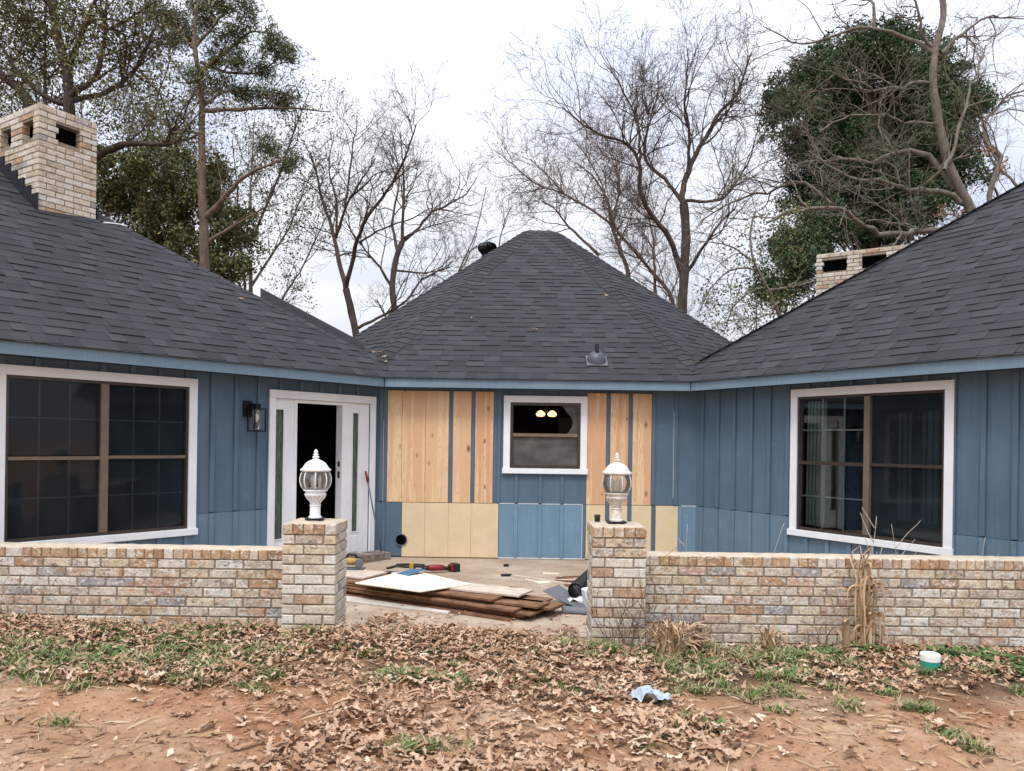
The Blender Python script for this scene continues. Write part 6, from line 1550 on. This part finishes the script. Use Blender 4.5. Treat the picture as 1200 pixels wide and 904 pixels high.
def tree(key, name, label, bark, prm=None, seed=1, group=None, skip_main=1, maxl=3, wob=.035):
    (bx, by), limbs = LIMBS[key]; r = np.random.default_rng(seed); prm = dict(PRM, **(prm or {}))
    root = empty(name, (bx, by, -0.08), label, 'tree', group)
    tr = Wood(); tw = Wood()
    for k, (pts, r0, r1) in enumerate(limbs):
        P = smooth_path(pts, .22, wob if k else .015, r); rad = np.linspace(r0 * prm['thin'], r1 * .6, len(P)) * (1 + .06 * np.sin(np.arange(len(P)) * 1.7))
        tr.tube(P, rad, 9 if r0 > .1 else 7)
        if k >= skip_main: spawn(tw, P, rad, 0, maxl, r, prm)
        elif prm.get('main'): spawn(tw, P[len(P) // 2:], rad[len(P) // 2:], 0, maxl, r, prm)
    tr.obj('trunk', bark, root, (bx, by, 0)); tw.obj('crown', bark, root, (bx, by, 0))
    return root, (bx, by), tw
def leaf_cloud(name, mat, parent, loc, pts, per, spread, size, seed, aspect=.5, world=True, up=0.0):
    """small leaf faces gathered in clumps about the given points"""
    r = np.random.default_rng(seed); pts = np.asarray(pts, float); n = len(pts) * per
    c = np.repeat(pts, per, 0) + r.normal(0, 1, (n, 3)) * (np.repeat(np.atleast_1d(spread) * np.ones(len(pts)), per)[:, None])
    s = size * r.uniform(.55, 1.35, n)[:, None]
    a = r.normal(0, 1, (n, 3)); a[:, 2] += up; a /= np.linalg.norm(a, axis=1)[:, None]; b = np.cross(a, r.normal(0, 1, (n, 3))); b /= np.linalg.norm(b, axis=1)[:, None]
    q = np.cross(a, b) * .18
    V = np.stack([c - a * s * .5, c + b * s * aspect * .5 + q * s, c + a * s * .5, c - b * s * aspect * .5 + q * s], 1).reshape(-1, 3)
    if world: V = V - np.array(loc)
    F = np.arange(n * 4).reshape(-1, 4)
    return mesh_obj(name, fast_mesh(name, V, F, mat), loc, parent)
def blob_points(key, per_r2, seed, shell=.55, squash=.8):
    r = np.random.default_rng(seed); out = []
    for (x, y, z, R_) in BLOBS[key]:
        n = int(per_r2 * R_ * R_) + 3
        d = r.normal(0, 1, (n, 3)); d /= np.linalg.norm(d, axis=1)[:, None]; rad = R_ * (shell + (1.08 - shell) * r.uniform(0, 1, n) ** .7)
        out.append(np.array([x, y, z]) + d * rad[:, None] * np.array([1, 1, squash]))
    return np.concatenate(out)

def clump_points(key, per_r2, inner, size, seed, shell=.5, flat=.45):
    """points gathered into separate foliage pads so that gaps and shaded hollows stay between them"""
    r = np.random.default_rng(seed); c = blob_points(key, per_r2, seed, shell, .9)
    s_ = size * r.uniform(.5, 1.4, len(c)); k = np.repeat(np.arange(len(c)), inner)
    d = r.normal(0, 1, (len(k), 3)); d /= np.linalg.norm(d, axis=1)[:, None]
    return c[k] + d * (s_[k] * r.uniform(.3, 1, len(k)) ** .5)[:, None] * np.array([1, 1, flat])
GB = 'bare trees behind the house'
tree('bare_left', 'bare_tree', 'slender bare tree forking low just right of the pine', 'bark_dark', dict(dens=(2.6, 3.2, 3.6, 4.0)), 3, GB, 1, 4)
tree('bare_mid', 'bare_tree', 'bare tree with a rounded crown between the forked tree and the middle roof', 'bark', dict(dens=(3.0, 3.5, 3.8, 4.0)), 4, GB, 1, 4)
tree('bare_small', 'bare_tree', 'thin leaning bare saplings beside the black turbine vent', 'bark', dict(len=(1.2, .7, .4), dens=(2.4, 3.0, 3.6)), 5, GB)
tree('bare_big', 'bare_tree', 'large spreading bare tree rising right of the middle roof peak', 'bark_dark', dict(dens=(3.0, 3.6, 3.9, 3.8), len=(2.1, 1.15, .62, .34)), 6, GB, 1, 4)
t_, b_, tw_ = tree('bare_back', 'bare_tree', 'far bare tree with a few rusty leaves behind the roof peak', 'bark_far', dict(dens=(3.4, 3.6, 3.6, 3.4), len=(2.3, 1.25, .7, .4), rmin=.004), 7, GB, 0, 4)
leaf_cloud('dead_leaves', 'rust_leaf', t_, (b_[0], b_[1], 3), np.array(tw_.tips)[::30] + np.array([b_[0], b_[1], 0]), 1, .08, .085, 3)
t_, b_, tw_ = tree('oak_right', 'oak_tree', 'old leafless oak with crooked grey limbs above the right roof slope', 'bark_pale', dict(dens=(2.3, 2.8, 3.0, 2.6), up=.10, kink=.26, len=(1.8, 1.0, .55, .3), rmin=.0038, thin=.5), 8, None, 1, 4, .085)
leaf_cloud('dead_leaves', 'rust_leaf', t_, (b_[0], b_[1], 3), blob_points('oakrust', 160, 5, .1), 5, .06, .10, 4)
# drooping small tree
t_, b_, tw_ = tree('droop', 'small_tree', 'small tree of drooping pale twigs left of the low chimney', 'bark_pale', dict(dens=(4.0, 4.2, 3.5), up=.02, grav=-.22, kink=.2, len=(1.1, .6, .35), rmin=.0045), 9)
leaf_cloud('foliage', 'olive', t_, (b_[0], b_[1], 3), blob_points('droop', 170, 6, .2), 7, .12, .062, 7)
# big tree in early leaf at the left
t_, b_, tw_ = tree('spring_big', 'leafing_tree', 'tall tree in early leaf rising behind the tall chimney', 'bark_dark', dict(dens=(3.4, 3.4, 3.6), len=(1.8, 1.0, .5), up=.12, kink=.2, main=True, thin=.7), 10)
leaf_cloud('foliage', 'olive', t_, (b_[0], b_[1], 3), np.concatenate([blob_points('spring', 190, 8, .15, 1.0), np.array(tw_.tips)[::2] + np.array([b_[0], b_[1], 0])]), 6, .12, .075, 9)
# pine
t_, b_, tw_ = tree('pine', 'pine_tree', 'tall pine with bare lower trunk and dark needle tufts near the tall chimney', 'bark_pine', dict(dens=(1.6, 2.2, 2.4), len=(1.3, .6, .3), up=.12, thin=.9), 11)
leaf_cloud('needles', 'needle', t_, (b_[0], b_[1], 3), np.concatenate([clump_points('pine', 60, 6, .24, 9, .0, .45), np.array(tw_.tips)[::9] + np.array([b_[0], b_[1], 0])]), 12, .10, .19, 10, .12)
# evergreen mass below the pine
rt = empty('evergreen_tree', (-9.4, 23, -0.06), 'bushy olive-green evergreen filling in behind the pine trunk', 'tree')
w_ = Wood(); rr_ = np.random.default_rng(4)
w_.tube(smooth_path([(0, 0, -.1), (.1, .1, 3), (-.1, 0, 6), (.1, .2, 8.5)], .4, .04, rr_), np.linspace(.12, .03, len(smooth_path([(0, 0, -.1), (.1, .1, 3), (-.1, 0, 6), (.1, .2, 8.5)], .4, .04, rr_))), 8)
bp_ = clump_points('bush', 30, 8, .35, 12, .25)
for q in bp_[::90]:
    l = q - np.array([-9.4, 23, 0]); w_.tube(smooth_path([(0, 0, max(1.5, l[2] * .6)), l * np.array([.5, .5, .85]), l], .4, .04, rr_), np.linspace(.045, .012, len(smooth_path([(0, 0, max(1.5, l[2] * .6)), l * np.array([.5, .5, .85]), l], .4, 0, rr_))), 5)
w_.obj('trunk', 'bark', rt, (-9.4, 23, 0))
leaf_cloud('crown', 'olive', rt, (-9.4, 23, 5), bp_, 8, .12, .12, 13)
leaf_cloud('dark_leaves', 'needle', rt, (-9.4, 23, 5), bp_[1::2], 10, .12, .13, 14)
# big dark cedar at the right
rt = empty('cedar_tree', (11.3, 24, -0.06), 'massive rounded dark green evergreen behind the leafless oak', 'tree')
w_ = Wood()
for x0, r0 in ((-.55, .2), (0.1, .24)):
    P = smooth_path([(x0, 0, -.1), (x0, 0, 4), (x0 * .6, .1, 8), (x0 * .3, 0, 12.5)], .4, .03, rr_); w_.tube(P, np.linspace(r0, .05, len(P)), 9)
cp_ = clump_points('cedar', 50, 10, .42, 15, .3)
for q in cp_[::110]:
    l = q - np.array([11.3, 24, 0]); P = smooth_path([(0, 0, max(3, l[2] * .75)), l * np.array([.5, .5, .92]), l], .5, .05, rr_); w_.tube(P, np.linspace(.06, .015, len(P)), 5)
w_.obj('trunk', 'bark_pine', rt, (11.3, 24, 0))
leaf_cloud('crown', 'cedar', rt, (11.3, 24, 8), cp_, 13, .09, .13, 16, .36)
rt = empty('evergreen_shrub', (6.6, 21, -0.06), 'dark green shrubs low behind the small drooping tree', 'shrub')
df_ = clump_points('darkfill', 40, 8, .3, 18, .2); w_ = Wood()
for q in df_[::70]:
    l = q - np.array([6.6, 21, 0]); P = smooth_path([(0, 0, 0), l * np.array([.6, .6, .6]), l], .5, .04, rr_); w_.tube(P, np.linspace(.05, .012, len(P)), 5)
w_.obj('stem', 'bark', rt, (6.6, 21, 0)); leaf_cloud('foliage', 'cedar', rt, (6.6, 21, 4), df_, 20, .14, .12, 19, .35)
# farther leafing trees that thicken the left edge
def far_tree(x, y, h, name, label, seed, leaf=True, group=None):
    LIMBS['_'] = ((x, y), [([(0, 0, -.1), (.1, 0, h * .3), (0, .1, h * .55)], .24, .12)] + [([(0, .1 * (i % 2), h * (.3 + .06 * i)), (math.cos(i * 2.4) * h * .1, math.sin(i * 2.4) * h * .1, h * (.48 + .05 * i)), (math.cos(i * 2.4) * h * .2, math.sin(i * 2.4) * h * .18, h * (.68 + .05 * i))], .10, .025) for i in range(7)])
    t, b, tw = tree('_', name, label, 'bark', dict(dens=(2.2, 2.8, 3.2), len=(2.2, 1.2, .6, .3), rmin=.005), seed, group)
    if leaf: leaf_cloud('foliage', 'olive', t, (b[0], b[1], 3), np.array(tw.tips)[::1] + np.array([b[0], b[1], 0]), 3, .15, .10, seed)
far_tree(-13.5, 26, 15, 'leafing_tree', 'farther leafing tree filling the sky left of the pine', 31)
far_tree(-10.0, 29, 15, 'leafing_tree', 'second farther leafing tree directly behind the pine', 32)
far_tree(-17.5, 24, 15, 'leafing_tree', 'farther leafing tree beyond the tall chimney at the house end', 33)
far_tree(17.5, 26, 15, 'bare_tree', 'far bare tree past the massive evergreen', 34, False, GB)
